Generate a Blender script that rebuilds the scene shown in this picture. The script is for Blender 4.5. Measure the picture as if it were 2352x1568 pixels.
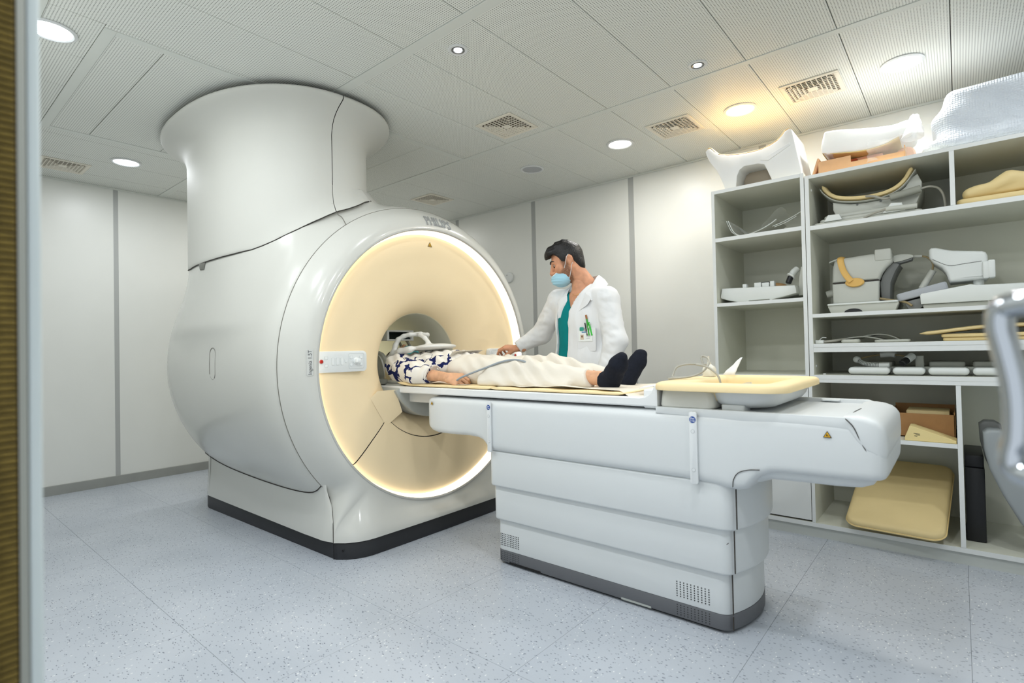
import bpy, bmesh, math, random
import numpy as np
from mathutils import Vector, Matrix, Euler, noise

for o in list(bpy.data.objects):
    bpy.data.objects.remove(o, do_unlink=True)
SC = bpy.context.scene
COL = SC.collection
PI = math.pi
R = math.radians

# ------------------------------------------------------------------ camera
CAM_H = 1.11
cam = bpy.data.cameras.new('camera')
cam.sensor_width = 36.0
cam.lens = 1223.64667 / 2352 * 36
cam.clip_start = 0.02
cam.dof.use_dof = True
cam.dof.focus_distance = 3.0
cam.dof.aperture_fstop = 2.2
camo = bpy.data.objects.new('camera', cam)
COL.objects.link(camo)
_yaw, _pit, _rol = -0.698705573, 0.0150565559, -0.0208237242
_f = Vector((math.sin(_yaw) * math.cos(_pit), math.cos(_yaw) * math.cos(_pit), math.sin(_pit)))
_r = Vector((math.cos(_yaw), -math.sin(_yaw), 0))
_u = _r.cross(_f)
_r2 = math.cos(_rol) * _r + math.sin(_rol) * _u
_u2 = -math.sin(_rol) * _r + math.cos(_rol) * _u
camo.matrix_world = Matrix(((_r2.x, _u2.x, -_f.x, 0), (_r2.y, _u2.y, -_f.y, 0), (_r2.z, _u2.z, -_f.z, CAM_H), (0, 0, 0, 1)))
SC.camera = camo

# ------------------------------------------------------------------ world, view, light levels
wd = bpy.data.worlds.new('world')
SC.world = wd
wd.use_nodes = True
wd.node_tree.nodes['Background'].inputs[0].default_value = (0.88, 0.94, 1.0, 1)
wd.node_tree.nodes['Background'].inputs[1].default_value = 1.75
SC.view_settings.view_transform = 'Standard'
SC.view_settings.look = 'None'
SC.view_settings.exposure = -0.52
SC.view_settings.gamma = 1.0
SC.view_settings.use_curve_mapping = False
LAMP_W = 12.5          # watts of one large round ceiling lamp
SPOT_W = 4.0           # watts of one small spot lamp
RING_E = 1.9           # emission of the scanner's light ring

# ------------------------------------------------------------------ materials
def lin(c):
    return tuple(((v / 255) / 12.92 if v / 255 <= 0.04045 else ((v / 255 + 0.055) / 1.055) ** 2.4) for v in c)

MATS = {}
def mat(name, rgb=(200, 200, 200), rough=0.5, spec=0.5, metal=0.0, coat=0.0, emit=0.0, noise=0.0, nscale=8.0, bump=0.0, bscale=60.0, trans=0.0, alpha=1.0, sss=0.0, ior=1.45, sheen=0.0, lo=None, hi=None):
    if name in MATS:
        return MATS[name]
    m = bpy.data.materials.new(name)
    m.use_nodes = True
    nt = m.node_tree
    b = nt.nodes['Principled BSDF']
    c = lin(rgb)
    b.inputs['Base Color'].default_value = (*c, 1)
    b.inputs['Roughness'].default_value = rough
    b.inputs['Metallic'].default_value = metal
    b.inputs['Specular IOR Level'].default_value = spec
    b.inputs['IOR'].default_value = ior
    b.inputs['Coat Weight'].default_value = coat
    b.inputs['Coat Roughness'].default_value = 0.08
    b.inputs['Transmission Weight'].default_value = trans
    b.inputs['Alpha'].default_value = alpha
    b.inputs['Sheen Weight'].default_value = sheen
    if sss:
        b.inputs['Subsurface Weight'].default_value = sss
        b.inputs['Subsurface Radius'].default_value = (0.02, 0.008, 0.004)
    if emit:
        b.inputs['Emission Color'].default_value = (*c, 1)
        b.inputs['Emission Strength'].default_value = emit
    if noise or bump:
        tc = nt.nodes.new('ShaderNodeTexCoord')
        mp = nt.nodes.new('ShaderNodeMapping')
        nt.links.new(tc.outputs['Object'], mp.inputs[0])
    if noise:
        nz = nt.nodes.new('ShaderNodeTexNoise')
        nz.inputs['Scale'].default_value = nscale
        nz.inputs['Detail'].default_value = 4
        nt.links.new(mp.outputs[0], nz.inputs[0])
        rp = nt.nodes.new('ShaderNodeValToRGB')
        a = tuple(max(0, v * (1 - noise)) for v in c) if lo is None else lin(lo)
        d = tuple(min(1, v * (1 + noise)) for v in c) if hi is None else lin(hi)
        rp.color_ramp.elements[0].position = 0.3
        rp.color_ramp.elements[1].position = 0.7
        rp.color_ramp.elements[0].color = (*a, 1)
        rp.color_ramp.elements[1].color = (*d, 1)
        nt.links.new(nz.outputs[0], rp.inputs[0])
        nt.links.new(rp.outputs[0], b.inputs['Base Color'])
    if bump:
        nb = nt.nodes.new('ShaderNodeTexNoise')
        nb.inputs['Scale'].default_value = bscale
        nb.inputs['Detail'].default_value = 3
        nt.links.new(mp.outputs[0], nb.inputs[0])
        bn = nt.nodes.new('ShaderNodeBump')
        bn.inputs['Strength'].default_value = bump
        bn.inputs['Distance'].default_value = 0.004
        nt.links.new(nb.outputs[0], bn.inputs['Height'])
        nt.links.new(bn.outputs[0], b.inputs['Normal'])
    MATS[name] = m
    return m

class NT:
    """tiny node helper"""
    def __init__(s, m):
        s.nt = m.node_tree
        s.b = s.nt.nodes['Principled BSDF']
    def n(s, t, **kw):
        d = s.nt.nodes.new(t)
        for k, v in kw.items():
            setattr(d, k, v)
        return d
    def l(s, a, b):
        s.nt.links.new(a, b)
    def math(s, op, a, b=None, c=None):
        d = s.n('ShaderNodeMath', operation=op)
        for i, v in enumerate((a, b, c)):
            if v is None:
                continue
            if isinstance(v, (int, float)):
                d.inputs[i].default_value = v
            else:
                s.l(v, d.inputs[i])
        return d.outputs[0]
    def mix(s, f, a, b):
        d = s.n('ShaderNodeMix', data_type='RGBA')
        if isinstance(f, (int, float)):
            d.inputs[0].default_value = f
        else:
            s.l(f, d.inputs[0])
        for i, v in ((6, a), (7, b)):
            if isinstance(v, tuple):
                d.inputs[i].default_value = (*v, 1)
            else:
                s.l(v, d.inputs[i])
        return d.outputs[2]
    def ramp(s, f, stops):
        d = s.n('ShaderNodeValToRGB')
        el = d.color_ramp.elements
        while len(el) < len(stops):
            el.new(0.5)
        for e, (p, c) in zip(el, stops):
            e.position = p
            e.color = (*c, 1)
        s.l(f, d.inputs[0])
        return d.outputs[0]

# ------------------------------------------------------------------ mesh helpers
def smooth(me, ang=40):
    me.polygons.foreach_set('use_smooth', [True] * len(me.polygons))
    try:
        me.set_sharp_from_angle(angle=R(ang))
    except Exception:
        pass

def mk(name, me, m=None, parent=None, loc=None, rot=None, sm=40):
    """link a mesh as one object"""
    me.name = name
    if sm:
        smooth(me, sm)
    o = bpy.data.objects.new(name, me)
    COL.objects.link(o)
    if m is not None:
        me.materials.append(m)
    if loc is not None:
        o.location = loc
    if rot is not None:
        o.rotation_euler = rot
    if parent is not None:
        put(o, parent)
    return o

def put(o, parent):
    """parent keeping the world placement (parents are unrotated empties or static meshes)"""
    o.parent = parent
    pm = pmat(parent)
    o.matrix_parent_inverse = pm.inverted()

def pmat(o):
    m = Matrix.LocRotScale(o.location, o.rotation_euler, o.scale)
    if o.parent is not None:
        m = pmat(o.parent) @ o.matrix_parent_inverse @ m
    return m

def mesh(v, f):
    me = bpy.data.meshes.new('m')
    me.from_pydata([tuple(map(float, p)) for p in v], [], [tuple(int(i) for i in q) for q in f])
    me.update()
    return me

def frombm(bm):
    me = bpy.data.meshes.new('m')
    bm.normal_update()
    bm.to_mesh(me)
    bm.free()
    return me

def join(*mes):
    bm = bmesh.new()
    for me in mes:
        bm.from_mesh(me)
    return frombm(bm)

def xf(me, loc=(0, 0, 0), rot=(0, 0, 0), sc=(1, 1, 1)):
    me.transform(Matrix.LocRotScale(Vector(loc), Euler(rot), Vector(sc)))
    return me

def box(x0, x1, y0, y1, z0, z1, bev=0.0, seg=2):
    bm = bmesh.new()
    bmesh.ops.create_cube(bm, size=1)
    for v in bm.verts:
        v.co = Vector((x0 + (v.co.x + .5) * (x1 - x0), y0 + (v.co.y + .5) * (y1 - y0), z0 + (v.co.z + .5) * (z1 - z0)))
    if bev:
        bmesh.ops.bevel(bm, geom=list(bm.edges), offset=bev, segments=seg, affect='EDGES', profile=0.5)
    return frombm(bm)

def rrect(x0, x1, y0, y1, r, seg=6):
    """ccw rounded rectangle outline"""
    p = []
    r = min(r, (x1 - x0) / 2 - 1e-5, (y1 - y0) / 2 - 1e-5)
    for cx, cy, a in ((x1 - r, y0 + r, -90), (x1 - r, y1 - r, 0), (x0 + r, y1 - r, 90), (x0 + r, y0 + r, 180)):
        for i in range(seg + 1):
            t = R(a + 90 * i / seg)
            p.append((cx + r * math.cos(t), cy + r * math.sin(t)))
    return p

def prism(pts, z0, z1, bev=0.0, seg=3, axis='z'):
    """extrude a ccw outline; bevel the two rims"""
    n = len(pts)
    P = np.array(pts, float)
    lv = []
    if bev:
        e = np.roll(P, -1, 0) - P
        nr = np.c_[e[:, 1], -e[:, 0]]
        nr /= np.maximum(np.linalg.norm(nr, axis=1, keepdims=True), 1e-9)
        vn = nr + np.roll(nr, 1, 0)
        vn /= np.maximum(np.linalg.norm(vn, axis=1, keepdims=True), 1e-9)
        for i in range(seg + 1):
            a = PI / 2 * i / seg
            lv.append((P - vn * bev * (1 - math.sin(a)), z0 + bev * (1 - math.cos(a))))
        for i in range(seg + 1):
            a = PI / 2 * (1 - i / seg)
            lv.append((P - vn * bev * (1 - math.sin(a)), z1 - bev * (1 - math.cos(a))))
    else:
        lv = [(P, z0), (P, z1)]
    V, F = [], []
    for Q, z in lv:
        V += [(q[0], q[1], z) for q in Q]
    for k in range(len(lv) - 1):
        for i in range(n):
            j = (i + 1) % n
            F.append((k * n + i, k * n + j, (k + 1) * n + j, (k + 1) * n + i))
    F.append(tuple(range(n))[::-1])
    F.append(tuple(range((len(lv) - 1) * n, len(lv) * n)))
    if axis == 'y':      # outline in (x,z), extruded along y
        V = [(a, c, b) for a, b, c in V]
        F = [f[::-1] for f in F]
    elif axis == 'x':    # outline in (y,z), extruded along x
        V = [(c, a, b) for a, b, c in V]
    return mesh(V, F)

def rbox(x0, x1, y0, y1, z0, z1, r=0.02, bev=0.005, seg=5):
    return prism(rrect(x0, x1, y0, y1, r, seg), z0, z1, bev)

def grid(fn, nu, nv, closeu=False, closev=False):
    V = [fn(i, j) for i in range(nu) for j in range(nv)]
    F = []
    for i in range(nu if closeu else nu - 1):
        for j in range(nv if closev else nv - 1):
            a = i * nv + j
            b = ((i + 1) % nu) * nv + j
            c = ((i + 1) % nu) * nv + (j + 1) % nv
            d = i * nv + (j + 1) % nv
            F.append((a, b, c, d))
    return V, F

def loft(rings, cap=True):
    """rings: list of equally long closed point loops"""
    n = len(rings[0])
    V = [p for r_ in rings for p in r_]
    F = []
    for k in range(len(rings) - 1):
        for i in range(n):
            j = (i + 1) % n
            F.append((k * n + i, k * n + j, (k + 1) * n + j, (k + 1) * n + i))
    if cap:
        F.append(tuple(range(n))[::-1])
        F.append(tuple(range((len(rings) - 1) * n, len(rings) * n)))
    me = mesh(V, F)
    bm = bmesh.new()
    bm.from_mesh(me)
    bmesh.ops.recalc_face_normals(bm, faces=bm.faces)
    return frombm(bm)

def spline(pts, n=8, closed=False):
    P = [Vector(p) for p in pts]
    m = len(P)
    out = []
    rng = range(m if closed else m - 1)
    for i in rng:
        if closed:
            p0, p1, p2, p3 = P[(i - 1) % m], P[i], P[(i + 1) % m], P[(i + 2) % m]
        else:
            p1, p2 = P[i], P[i + 1]
            p0 = P[i - 1] if i > 0 else p1 * 2 - p2
            p3 = P[i + 2] if i + 2 < m else p2 * 2 - p1
        for k in range(n):
            t = k / n
            out.append(0.5 * ((2 * p1) + (p2 - p0) * t + (2 * p0 - 5 * p1 + 4 * p2 - p3) * t * t + (3 * p1 - p0 - 3 * p2 + p3) * t ** 3))
    if not closed:
        out.append(P[-1])
    return out

def tube(pts, r, seg=10, n=6, closed=False, flat=1.0, up=None):
    """tube through control points; r number or list per control point"""
    P = spline(pts, n, closed)
    if isinstance(r, (list, tuple)):
        m = len(r)
        rr = [np.interp(i / n, range(m), r) for i in range(len(P))]
    else:
        rr = [r] * len(P)
    rings = []
    prev = Vector(up) if up else None
    N = len(P)
    for i, p in enumerate(P):
        a = P[(i - 1) % N] if (closed or i > 0) else p
        b = P[(i + 1) % N] if (closed or i < N - 1) else p
        t = (b - a).normalized()
        if prev is None:
            prev = Vector((0, 0, 1)) if abs(t.z) < 0.9 else Vector((1, 0, 0))
        s = t.cross(prev).normalized()
        u = s.cross(t).normalized()
        prev = u
        rings.append([p + (s * math.cos(2 * PI * k / seg) + u * flat * math.sin(2 * PI * k / seg)) * rr[i] for k in range(seg)])
    if closed:
        rings.append(rings[0])
        return loft(rings, cap=False)
    return loft(rings)

def lathe(prof, seg=32, axis='z', c=(0, 0, 0), a0=0, a1=360, close=True):
    """revolve (radius, height) profile"""
    full = abs(a1 - a0) >= 359.9
    nu = seg if full else seg + 1
    def fn(i, j):
        t = R(a0 + (a1 - a0) * i / seg)
        r_, h = prof[j]
        if axis == 'z':
            return (c[0] + r_ * math.cos(t), c[1] + r_ * math.sin(t), c[2] + h)
        return (c[0] + h, c[1] + r_ * math.cos(t), c[2] + r_ * math.sin(t))
    V, F = grid(fn, nu, len(prof), closeu=full)
    me = mesh(V, F)
    bm = bmesh.new()
    bm.from_mesh(me)
    bmesh.ops.remove_doubles(bm, verts=bm.verts, dist=1e-6)
    bmesh.ops.recalc_face_normals(bm, faces=bm.faces)
    return frombm(bm)

def ball(c, r, sc=(1, 1, 1), seg=16, rot=(0, 0, 0)):
    bm = bmesh.new()
    bmesh.ops.create_uvsphere(bm, u_segments=seg, v_segments=max(6, seg // 2), radius=r)
    me = frombm(bm)
    return xf(me, c, rot, sc)

def cyl(p0, p1, r, seg=16, r2=None, bev=0.0):
    p0, p1 = Vector(p0), Vector(p1)
    h = (p1 - p0).length
    r2 = r if r2 is None else r2
    if bev:
        prof = [(0, 0), (r - bev, 0), (r, bev), (r2, h - bev), (r2 - bev, h), (0, h)]
    else:
        prof = [(0, 0), (r, 0), (r2, h), (0, h)]
    me = lathe(prof, seg)
    q = (p1 - p0).to_track_quat('Z', 'Y')
    me.transform(Matrix.Translation(p0) @ q.to_matrix().to_4x4())
    return me

def textmesh(s, size, depth=0.0008):
    cu = bpy.data.curves.new('t', 'FONT')
    cu.body = s
    cu.size = size
    cu.extrude = depth
    cu.align_x = 'CENTER'
    cu.align_y = 'CENTER'
    o = bpy.data.objects.new('t', cu)
    COL.objects.link(o)
    bpy.context.view_layer.update()
    me = bpy.data.meshes.new_from_object(o.evaluated_get(bpy.context.evaluated_depsgraph_get()))
    bpy.data.objects.remove(o, do_unlink=True)
    bpy.data.curves.remove(cu)
    me.materials.clear()
    return me

def frame_mat(p, nrm, up):
    """matrix with local z = normal, local y ~ up, at p"""
    z = Vector(nrm).normalized()
    x = Vector(up).cross(z).normalized()
    y = z.cross(x)
    return Matrix(((x.x, y.x, z.x, p[0]), (x.y, y.y, z.y, p[1]), (x.z, y.z, z.z, p[2]), (0, 0, 0, 1)))

def tag(o, label=None, cat=None, group=None, kind=None):
    if label: o['label'] = label
    if cat: o['category'] = cat
    if group: o['group'] = group
    if kind: o['kind'] = kind
    return o

def thing(name, label, cat, loc=(0, 0, 0), group=None):
    o = bpy.data.objects.new(name, None)
    COL.objects.link(o)
    o.location = loc
    o.empty_display_size = 0.05
    return tag(o, label, cat, group)

# ------------------------------------------------------------------ smooth solids: distance field + surface nets
class SDF:
    def __init__(s, lo, hi, h):
        s.lo = np.array(lo, float)
        s.h = h
        s.n = np.ceil((np.array(hi, float) - s.lo) / h).astype(int) + 1
        s.d = np.full(s.n, 1.0, np.float32)
    def _sub(s, lo, hi):
        a = np.maximum(np.floor((np.array(lo) - s.lo) / s.h).astype(int), 0)
        b = np.minimum(np.ceil((np.array(hi) - s.lo) / s.h).astype(int) + 1, s.n)
        if np.any(b <= a):
            return None
        sl = tuple(slice(a[i], b[i]) for i in range(3))
        ax = [s.lo[i] + s.h * np.arange(a[i], b[i]) for i in range(3)]
        X, Y, Z = np.meshgrid(*ax, indexing='ij')
        return sl, np.stack([X, Y, Z], -1).astype(np.float32)
    def _add(s, sl, d, k, sub=False):
        o = s.d[sl]
        if sub:
            d = -d
            if k <= 0:
                s.d[sl] = np.maximum(o, d)
            else:
                hh = np.clip(0.5 - 0.5 * (o - d) / k, 0, 1)
                s.d[sl] = o * (1 - hh) + d * hh + k * hh * (1 - hh)
            return
        if k <= 0:
            s.d[sl] = np.minimum(o, d)
        else:
            hh = np.clip(0.5 + 0.5 * (d - o) / k, 0, 1)
            s.d[sl] = d * (1 - hh) + o * hh - k * hh * (1 - hh)
    def cone(s, a, b, ra, rb, k=0.02, sub=False, flat=None):
        """capsule tapering from ra to rb; flat=(axis vector, factor) squashes across that axis"""
        a, b = np.array(a, np.float32), np.array(b, np.float32)
        m = max(ra, rb) + k + 2 * s.h + (0.0 if flat is None else max(ra, rb))
        q = s._sub(np.minimum(a, b) - m, np.maximum(a, b) + m)
        if q is None:
            return s
        sl, P = q
        ab = b - a
        t = np.clip(((P - a) @ ab) / max(float(ab @ ab), 1e-9), 0, 1)
        v = P - (a + t[..., None] * ab)
        if flat is not None:
            n = np.array(flat[0], np.float32)
            n /= np.linalg.norm(n)
            v = v + (v @ n)[..., None] * n * (flat[1] - 1)
        d = np.linalg.norm(v, axis=-1) - (ra + (rb - ra) * t)
        s._add(sl, d, k, sub)
        return s
    def chain(s, pts, rs, k=0.02, flat=None):
        for i in range(len(pts) - 1):
            s.cone(pts[i], pts[i + 1], rs[i], rs[i + 1], k, flat=flat)
        return s
    def ell(s, c, r, rot=(0, 0, 0), k=0.02, sub=False):
        r = np.array(r, np.float32)
        m = float(r.max()) + k + 2 * s.h
        q = s._sub(np.array(c) - m, np.array(c) + m)
        if q is None:
            return s
        sl, P = q
        M = np.array(Euler(rot).to_matrix(), np.float32)
        v = (P - np.array(c, np.float32)) @ M
        k0 = np.linalg.norm(v / r, axis=-1)
        k1 = np.linalg.norm(v / (r * r), axis=-1)
        d = np.where(k1 > 1e-9, k0 * (k0 - 1) / np.maximum(k1, 1e-9), -float(r.min()))
        s._add(sl, d, k, sub)
        return s
    def boxr(s, c, hf, r=0.01, rot=(0, 0, 0), k=0.0, sub=False):
        hf = np.array(hf, np.float32)
        m = float(np.linalg.norm(hf)) + k + 2 * s.h
        q = s._sub(np.array(c) - m, np.array(c) + m)
        if q is None:
            return s
        sl, P = q
        M = np.array(Euler(rot).to_matrix(), np.float32)
        v = np.abs((P - np.array(c, np.float32)) @ M) - (hf - r)
        d = np.linalg.norm(np.maximum(v, 0), axis=-1) + np.minimum(v.max(-1), 0) - r
        s._add(sl, d, k, sub)
        return s
    def func(s, fn, sub=False, k=0.0):
        sl, P = s._sub(s.lo, s.lo + s.h * (s.n - 1))
        s._add(sl, fn(P).astype(np.float32), k, sub)
        return s
    def mesh(s):
        d = s.d
        ins = d < 0
        n = s.n
        c = [(0, 0, 0), (1, 0, 0), (0, 1, 0), (1, 1, 0), (0, 0, 1), (1, 0, 1), (0, 1, 1), (1, 1, 1)]
        g = lambda A, o: A[o[0]:n[0] - 1 + o[0], o[1]:n[1] - 1 + o[1], o[2]:n[2] - 1 + o[2]]
        cnt = sum(g(ins, o).astype(np.int8) for o in c)
        act = (cnt > 0) & (cnt < 8)
        idx = np.full(act.shape, -1, np.int64)
        I = np.argwhere(act)
        idx[act] = np.arange(len(I))
        acc = np.zeros((len(I), 3))
        w = np.zeros(len(I))
        dv = [g(d, o)[act] for o in c]
        for p in range(8):
            for q in range(p + 1, 8):
                df = [c[q][i] - c[p][i] for i in range(3)]
                if sum(map(abs, df)) != 1:
                    continue
                a, b = dv[p], dv[q]
                m = (a < 0) != (b < 0)
                t = np.where(m, a / np.where(np.abs(a - b) < 1e-12, 1e-12, a - b), 0)
                pos = np.array(c[p])[None] + t[:, None] * np.array(df)[None]
                acc[m] += pos[m]
                w[m] += 1
        V = s.lo + s.h * (I + acc / np.maximum(w, 1)[:, None])
        Fs = []
        for ax in range(3):
            u, v = (ax + 1) % 3, (ax + 2) % 3
            sl0 = [slice(0, n[i]) for i in range(3)]
            sl0[ax] = slice(0, n[ax] - 1)
            sl1 = list(sl0)
            sl1[ax] = slice(1, n[ax])
            for i in (u, v):
                sl0[i] = slice(1, n[i] - 1)
                sl1[i] = slice(1, n[i] - 1)
            A, B = ins[tuple(sl0)], ins[tuple(sl1)]
            for flip, M_ in ((False, A & ~B), (True, ~A & B)):
                E_ = np.argwhere(M_)
                if len(E_) == 0:
                    continue
                E_[:, u] += 1
                E_[:, v] += 1
                q = []
                for du, dv_ in ((-1, -1), (0, -1), (0, 0), (-1, 0)):
                    J = E_.copy()
                    J[:, u] += du
                    J[:, v] += dv_
                    q.append(idx[J[:, 0], J[:, 1], J[:, 2]])
                q = np.stack(q, 1)
                if flip:
                    q = q[:, ::-1]
                Fs.append(q)
        F = np.concatenate(Fs) if Fs else np.zeros((0, 4), int)
        F = F[(F >= 0).all(1)]
        me = bpy.data.meshes.new('m')
        me.vertices.add(len(V))
        me.vertices.foreach_set('co', V.astype(np.float32).ravel())
        me.loops.add(len(F) * 4)
        me.loops.foreach_set('vertex_index', F.astype(np.int32).ravel())
        me.polygons.add(len(F))
        me.polygons.foreach_set('loop_start', np.arange(0, len(F) * 4, 4, dtype=np.int32))
        me.update(calc_edges=True)
        me.validate()
        return me

def relax(me, it=2, f=0.5):
    bm = bmesh.new()
    bm.from_mesh(me)
    for _ in range(it):
        bmesh.ops.smooth_vert(bm, verts=bm.verts, factor=f, use_axis_x=True, use_axis_y=True, use_axis_z=True)
    me2 = frombm(bm)
    return me2
# ================================================================== the room
X_L, X_R, Y_F, Y_B, Z_C = -5.687, 1.75, 0.125, 4.245, 2.606
M_wall = mat('wall_laminate', (230, 231, 226), rough=0.34, spec=0.45, noise=0.012, nscale=3)
M_seam = mat('aluminium_profile', (168, 170, 168), rough=0.35, metal=0.5)
M_base = mat('grey_skirting', (150, 152, 148), rough=0.4, noise=0.05, nscale=6)
M_dark = mat('shadow_gap', (40, 40, 38), rough=0.9)
M_white = mat('white_lacquer', (222, 224, 222), rough=0.4)

def floor_mat():
    m = mat('speckled_vinyl', (178, 186, 199), rough=0.33, spec=0.4)
    n = NT(m)
    g = n.n('ShaderNodeNewGeometry')
    def flecks(scale, lo, hi, stretch, ang):
        mp = n.n('ShaderNodeMapping')
        mp.inputs['Scale'].default_value = stretch
        mp.inputs['Rotation'].default_value = (0, 0, ang)
        n.l(g.outputs['Position'], mp.inputs[0])
        v = n.n('ShaderNodeTexVoronoi')
        v.inputs['Scale'].default_value = scale
        v.inputs['Randomness'].default_value = 1
        n.l(mp.outputs[0], v.inputs['Vector'])
        a = n.math('LESS_THAN', v.outputs['Distance'], lo)
        sp = n.n('ShaderNodeSeparateColor')
        n.l(v.outputs['Color'], sp.inputs[0])
        b = n.math('GREATER_THAN', sp.outputs[0], hi)
        return n.math('MULTIPLY', a, b)
    big = n.n('ShaderNodeTexNoise')
    big.inputs['Scale'].default_value = 2.0
    n.l(g.outputs['Position'], big.inputs[0])
    c = n.ramp(big.outputs[0], [(0.35, lin((174, 181, 190))), (0.65, lin((186, 192, 200)))])
    fine = n.n('ShaderNodeTexNoise')
    fine.inputs['Scale'].default_value = 160
    n.l(g.outputs['Position'], fine.inputs[0])
    c2 = n.mix(n.math('MULTIPLY', fine.outputs[0], 0.35), c, lin((198, 204, 214)))
    c3 = n.mix(flecks(70, 0.28, 0.72, (1, 2.2, 1), 0.5), c2, lin((108, 116, 132)))
    c4 = n.mix(flecks(52, 0.22, 0.80, (2.0, 1, 1), 0.2), c3, lin((226, 228, 228)))
    c5 = n.mix(flecks(40, 0.20, 0.86, (1, 2.8, 1), -0.6), c4, lin((78, 86, 104)))
    n.l(c5, n.b.inputs['Base Color'])
    return m
M_floor = floor_mat()

def ceil_mat():
    m = mat('perforated_metal', (214, 217, 211), rough=0.45)
    n = NT(m)
    g = n.n('ShaderNodeNewGeometry')
    sp = n.n('ShaderNodeSeparateXYZ')
    n.l(g.outputs['Position'], sp.inputs[0])
    P_ = 1 / 0.0115
    fx = n.math('SUBTRACT', n.math('FRACT', n.math('MULTIPLY', sp.outputs[0], P_)), 0.5)
    fy = n.math('SUBTRACT', n.math('FRACT', n.math('MULTIPLY', sp.outputs[1], P_)), 0.5)
    d = n.math('SQRT', n.math('ADD', n.math('MULTIPLY', fx, fx), n.math('MULTIPLY', fy, fy)))
    h = n.math('LESS_THAN', d, 0.23)
    n.l(n.mix(h, lin((232, 234, 228)), lin((126, 127, 120))), n.b.inputs['Base Color'])
    return m
M_ceil = ceil_mat()
M_rail = mat('ceiling_rail_metal', (218, 221, 215), rough=0.4)

# floor slab with its tiles
fl = mk('floor', box(X_L, X_R, -1.2, Y_B, -0.06, -0.003), mat('tile_joint', (118, 124, 134), rough=0.7))
tag(fl, kind='structure')
T = 0.603
tile_me = None
i0 = int(math.floor((X_L - 0.004) / T))
i1 = int(math.ceil((X_R - 0.004) / T))
cache = {}
for i in range(i0, i1):
    for j in range(-4, 7):
        x0, x1 = 0.004 + i * T, 0.004 + (i + 1) * T
        y0, y1 = 0.80 + (j - 1) * T, 0.80 + j * T
        x0, x1, y0, y1 = max(x0, X_L), min(x1, X_R), max(y0, -1.2), min(y1, Y_B)
        if x1 - x0 < 0.02 or y1 - y0 < 0.02:
            continue
        key = (round(x1 - x0, 3), round(y1 - y0, 3))
        if key not in cache:
            cache[key] = box(0, x1 - x0 - .0012, 0, y1 - y0 - .0012, -0.004, 0)
            cache[key].materials.append(M_floor)
            cache[key].name = 'floor_tile'
        o = bpy.data.objects.new('floor_tile', cache[key])
        COL.objects.link(o)
        o.location = (x0, y0, 0)
        put(o, fl)

# walls made of laminate panels between aluminium profiles
wb = tag(mk('wall_back', box(X_L - .1, X_R + .1, Y_B + .012, Y_B + .12, -0.05, 2.75), M_seam), kind='structure')
xs = [X_L, -5.43, -4.345, -3.252, -2.172, -1.09, -0.005, 1.08, X_R]
for a, b in zip(xs[:-1], xs[1:]):
    mk('wall_panel', box(a + .026, b - .026, Y_B, Y_B + .02, 0, 2.66), M_wall, wb)
for a in xs[1:-1]:
    mk('joint_profile', box(a - .0262, a + .0262, Y_B + .002, Y_B + .02, 0.0, 2.66), mat('profile_centre', (176, 178, 176), rough=0.4), wb)
wl = tag(mk('wall_left', box(X_L - .12, X_L - .012, -0.3, Y_B + .1, -0.05, 2.75), M_seam), kind='structure')
ys = [-0.3, 0.272, 1.355, 2.44, 3.52, Y_B]
for a, b in zip(ys[:-1], ys[1:]):
    mk('wall_panel', box(X_L - .02, X_L, a + .018, b - .018, 0, 2.66), M_wall, wl)
for a in ys[1:-1]:
    mk('joint_profile', box(X_L - .02, X_L - .002, a - .0182, a + .0182, 0, 2.66), mat('profile_centre'), wl)
wr = tag(mk('wall_right', box(X_R, X_R + .1, -1.2, Y_B + .1, -0.05, 2.75), M_wall), kind='structure')
# entrance wall with the door opening the picture is taken from
JX, JR, DH = -0.85, 0.82, 2.12
bmf = [box(X_L - .1, JX - .012, Y_F - .32, Y_F, -0.05, 2.75), box(JR, X_R + .1, Y_F - .32, Y_F, -0.05, 2.75), box(JX - .012, JR, Y_F - .32, Y_F, DH, 2.75)]
wf = tag(mk('wall_front', join(*bmf), M_wall), kind='structure')
dr = tag(mk('door_1', box(JX - .03, JX, Y_F - .30, Y_F - .010, 0, DH, .002), mat('door_frame_steel', (158, 160, 152), rough=0.45)), kind='structure')
mk('edge_trim', prism(rrect(JX - .02, JX + .0005, Y_F - .0095, Y_F + .003, .004), 0, DH), mat('trim_pale', (205, 214, 214), rough=0.35), dr)
fing = []
z = 0.30
while z < 1.95:
    fing.append(box(JX - .001, JX + .0022, Y_F - .046, Y_F - .0205, z, z + .0062, .0012, 1))
    z += 0.0085
cs = mk('contact_fingers', join(*fing), mat('brass', (116, 98, 46), rough=0.45, metal=0.6, noise=0.25, nscale=40), dr)
tag(cs, kind='stuff')
mk('contact_channel', box(JX - .001, JX + .0005, Y_F - .05, Y_F - .0185, 0.2, 2.0), mat('brass_dark', (60, 50, 26), rough=0.5, metal=0.6), dr)

# skirting
tag(mk('baseboard_left', prism([(X_L - .001, 0), (X_L + .016, 0), (X_L + .014, .045), (X_L + .010, .075), (X_L - .001, .078)], .13, 4.24, axis='y'), M_base), kind='structure')
tag(mk('baseboard_back', box(X_L, -1.30, Y_B - .014, Y_B + .001, 0, .078, .004), M_base), kind='structure')

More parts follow.
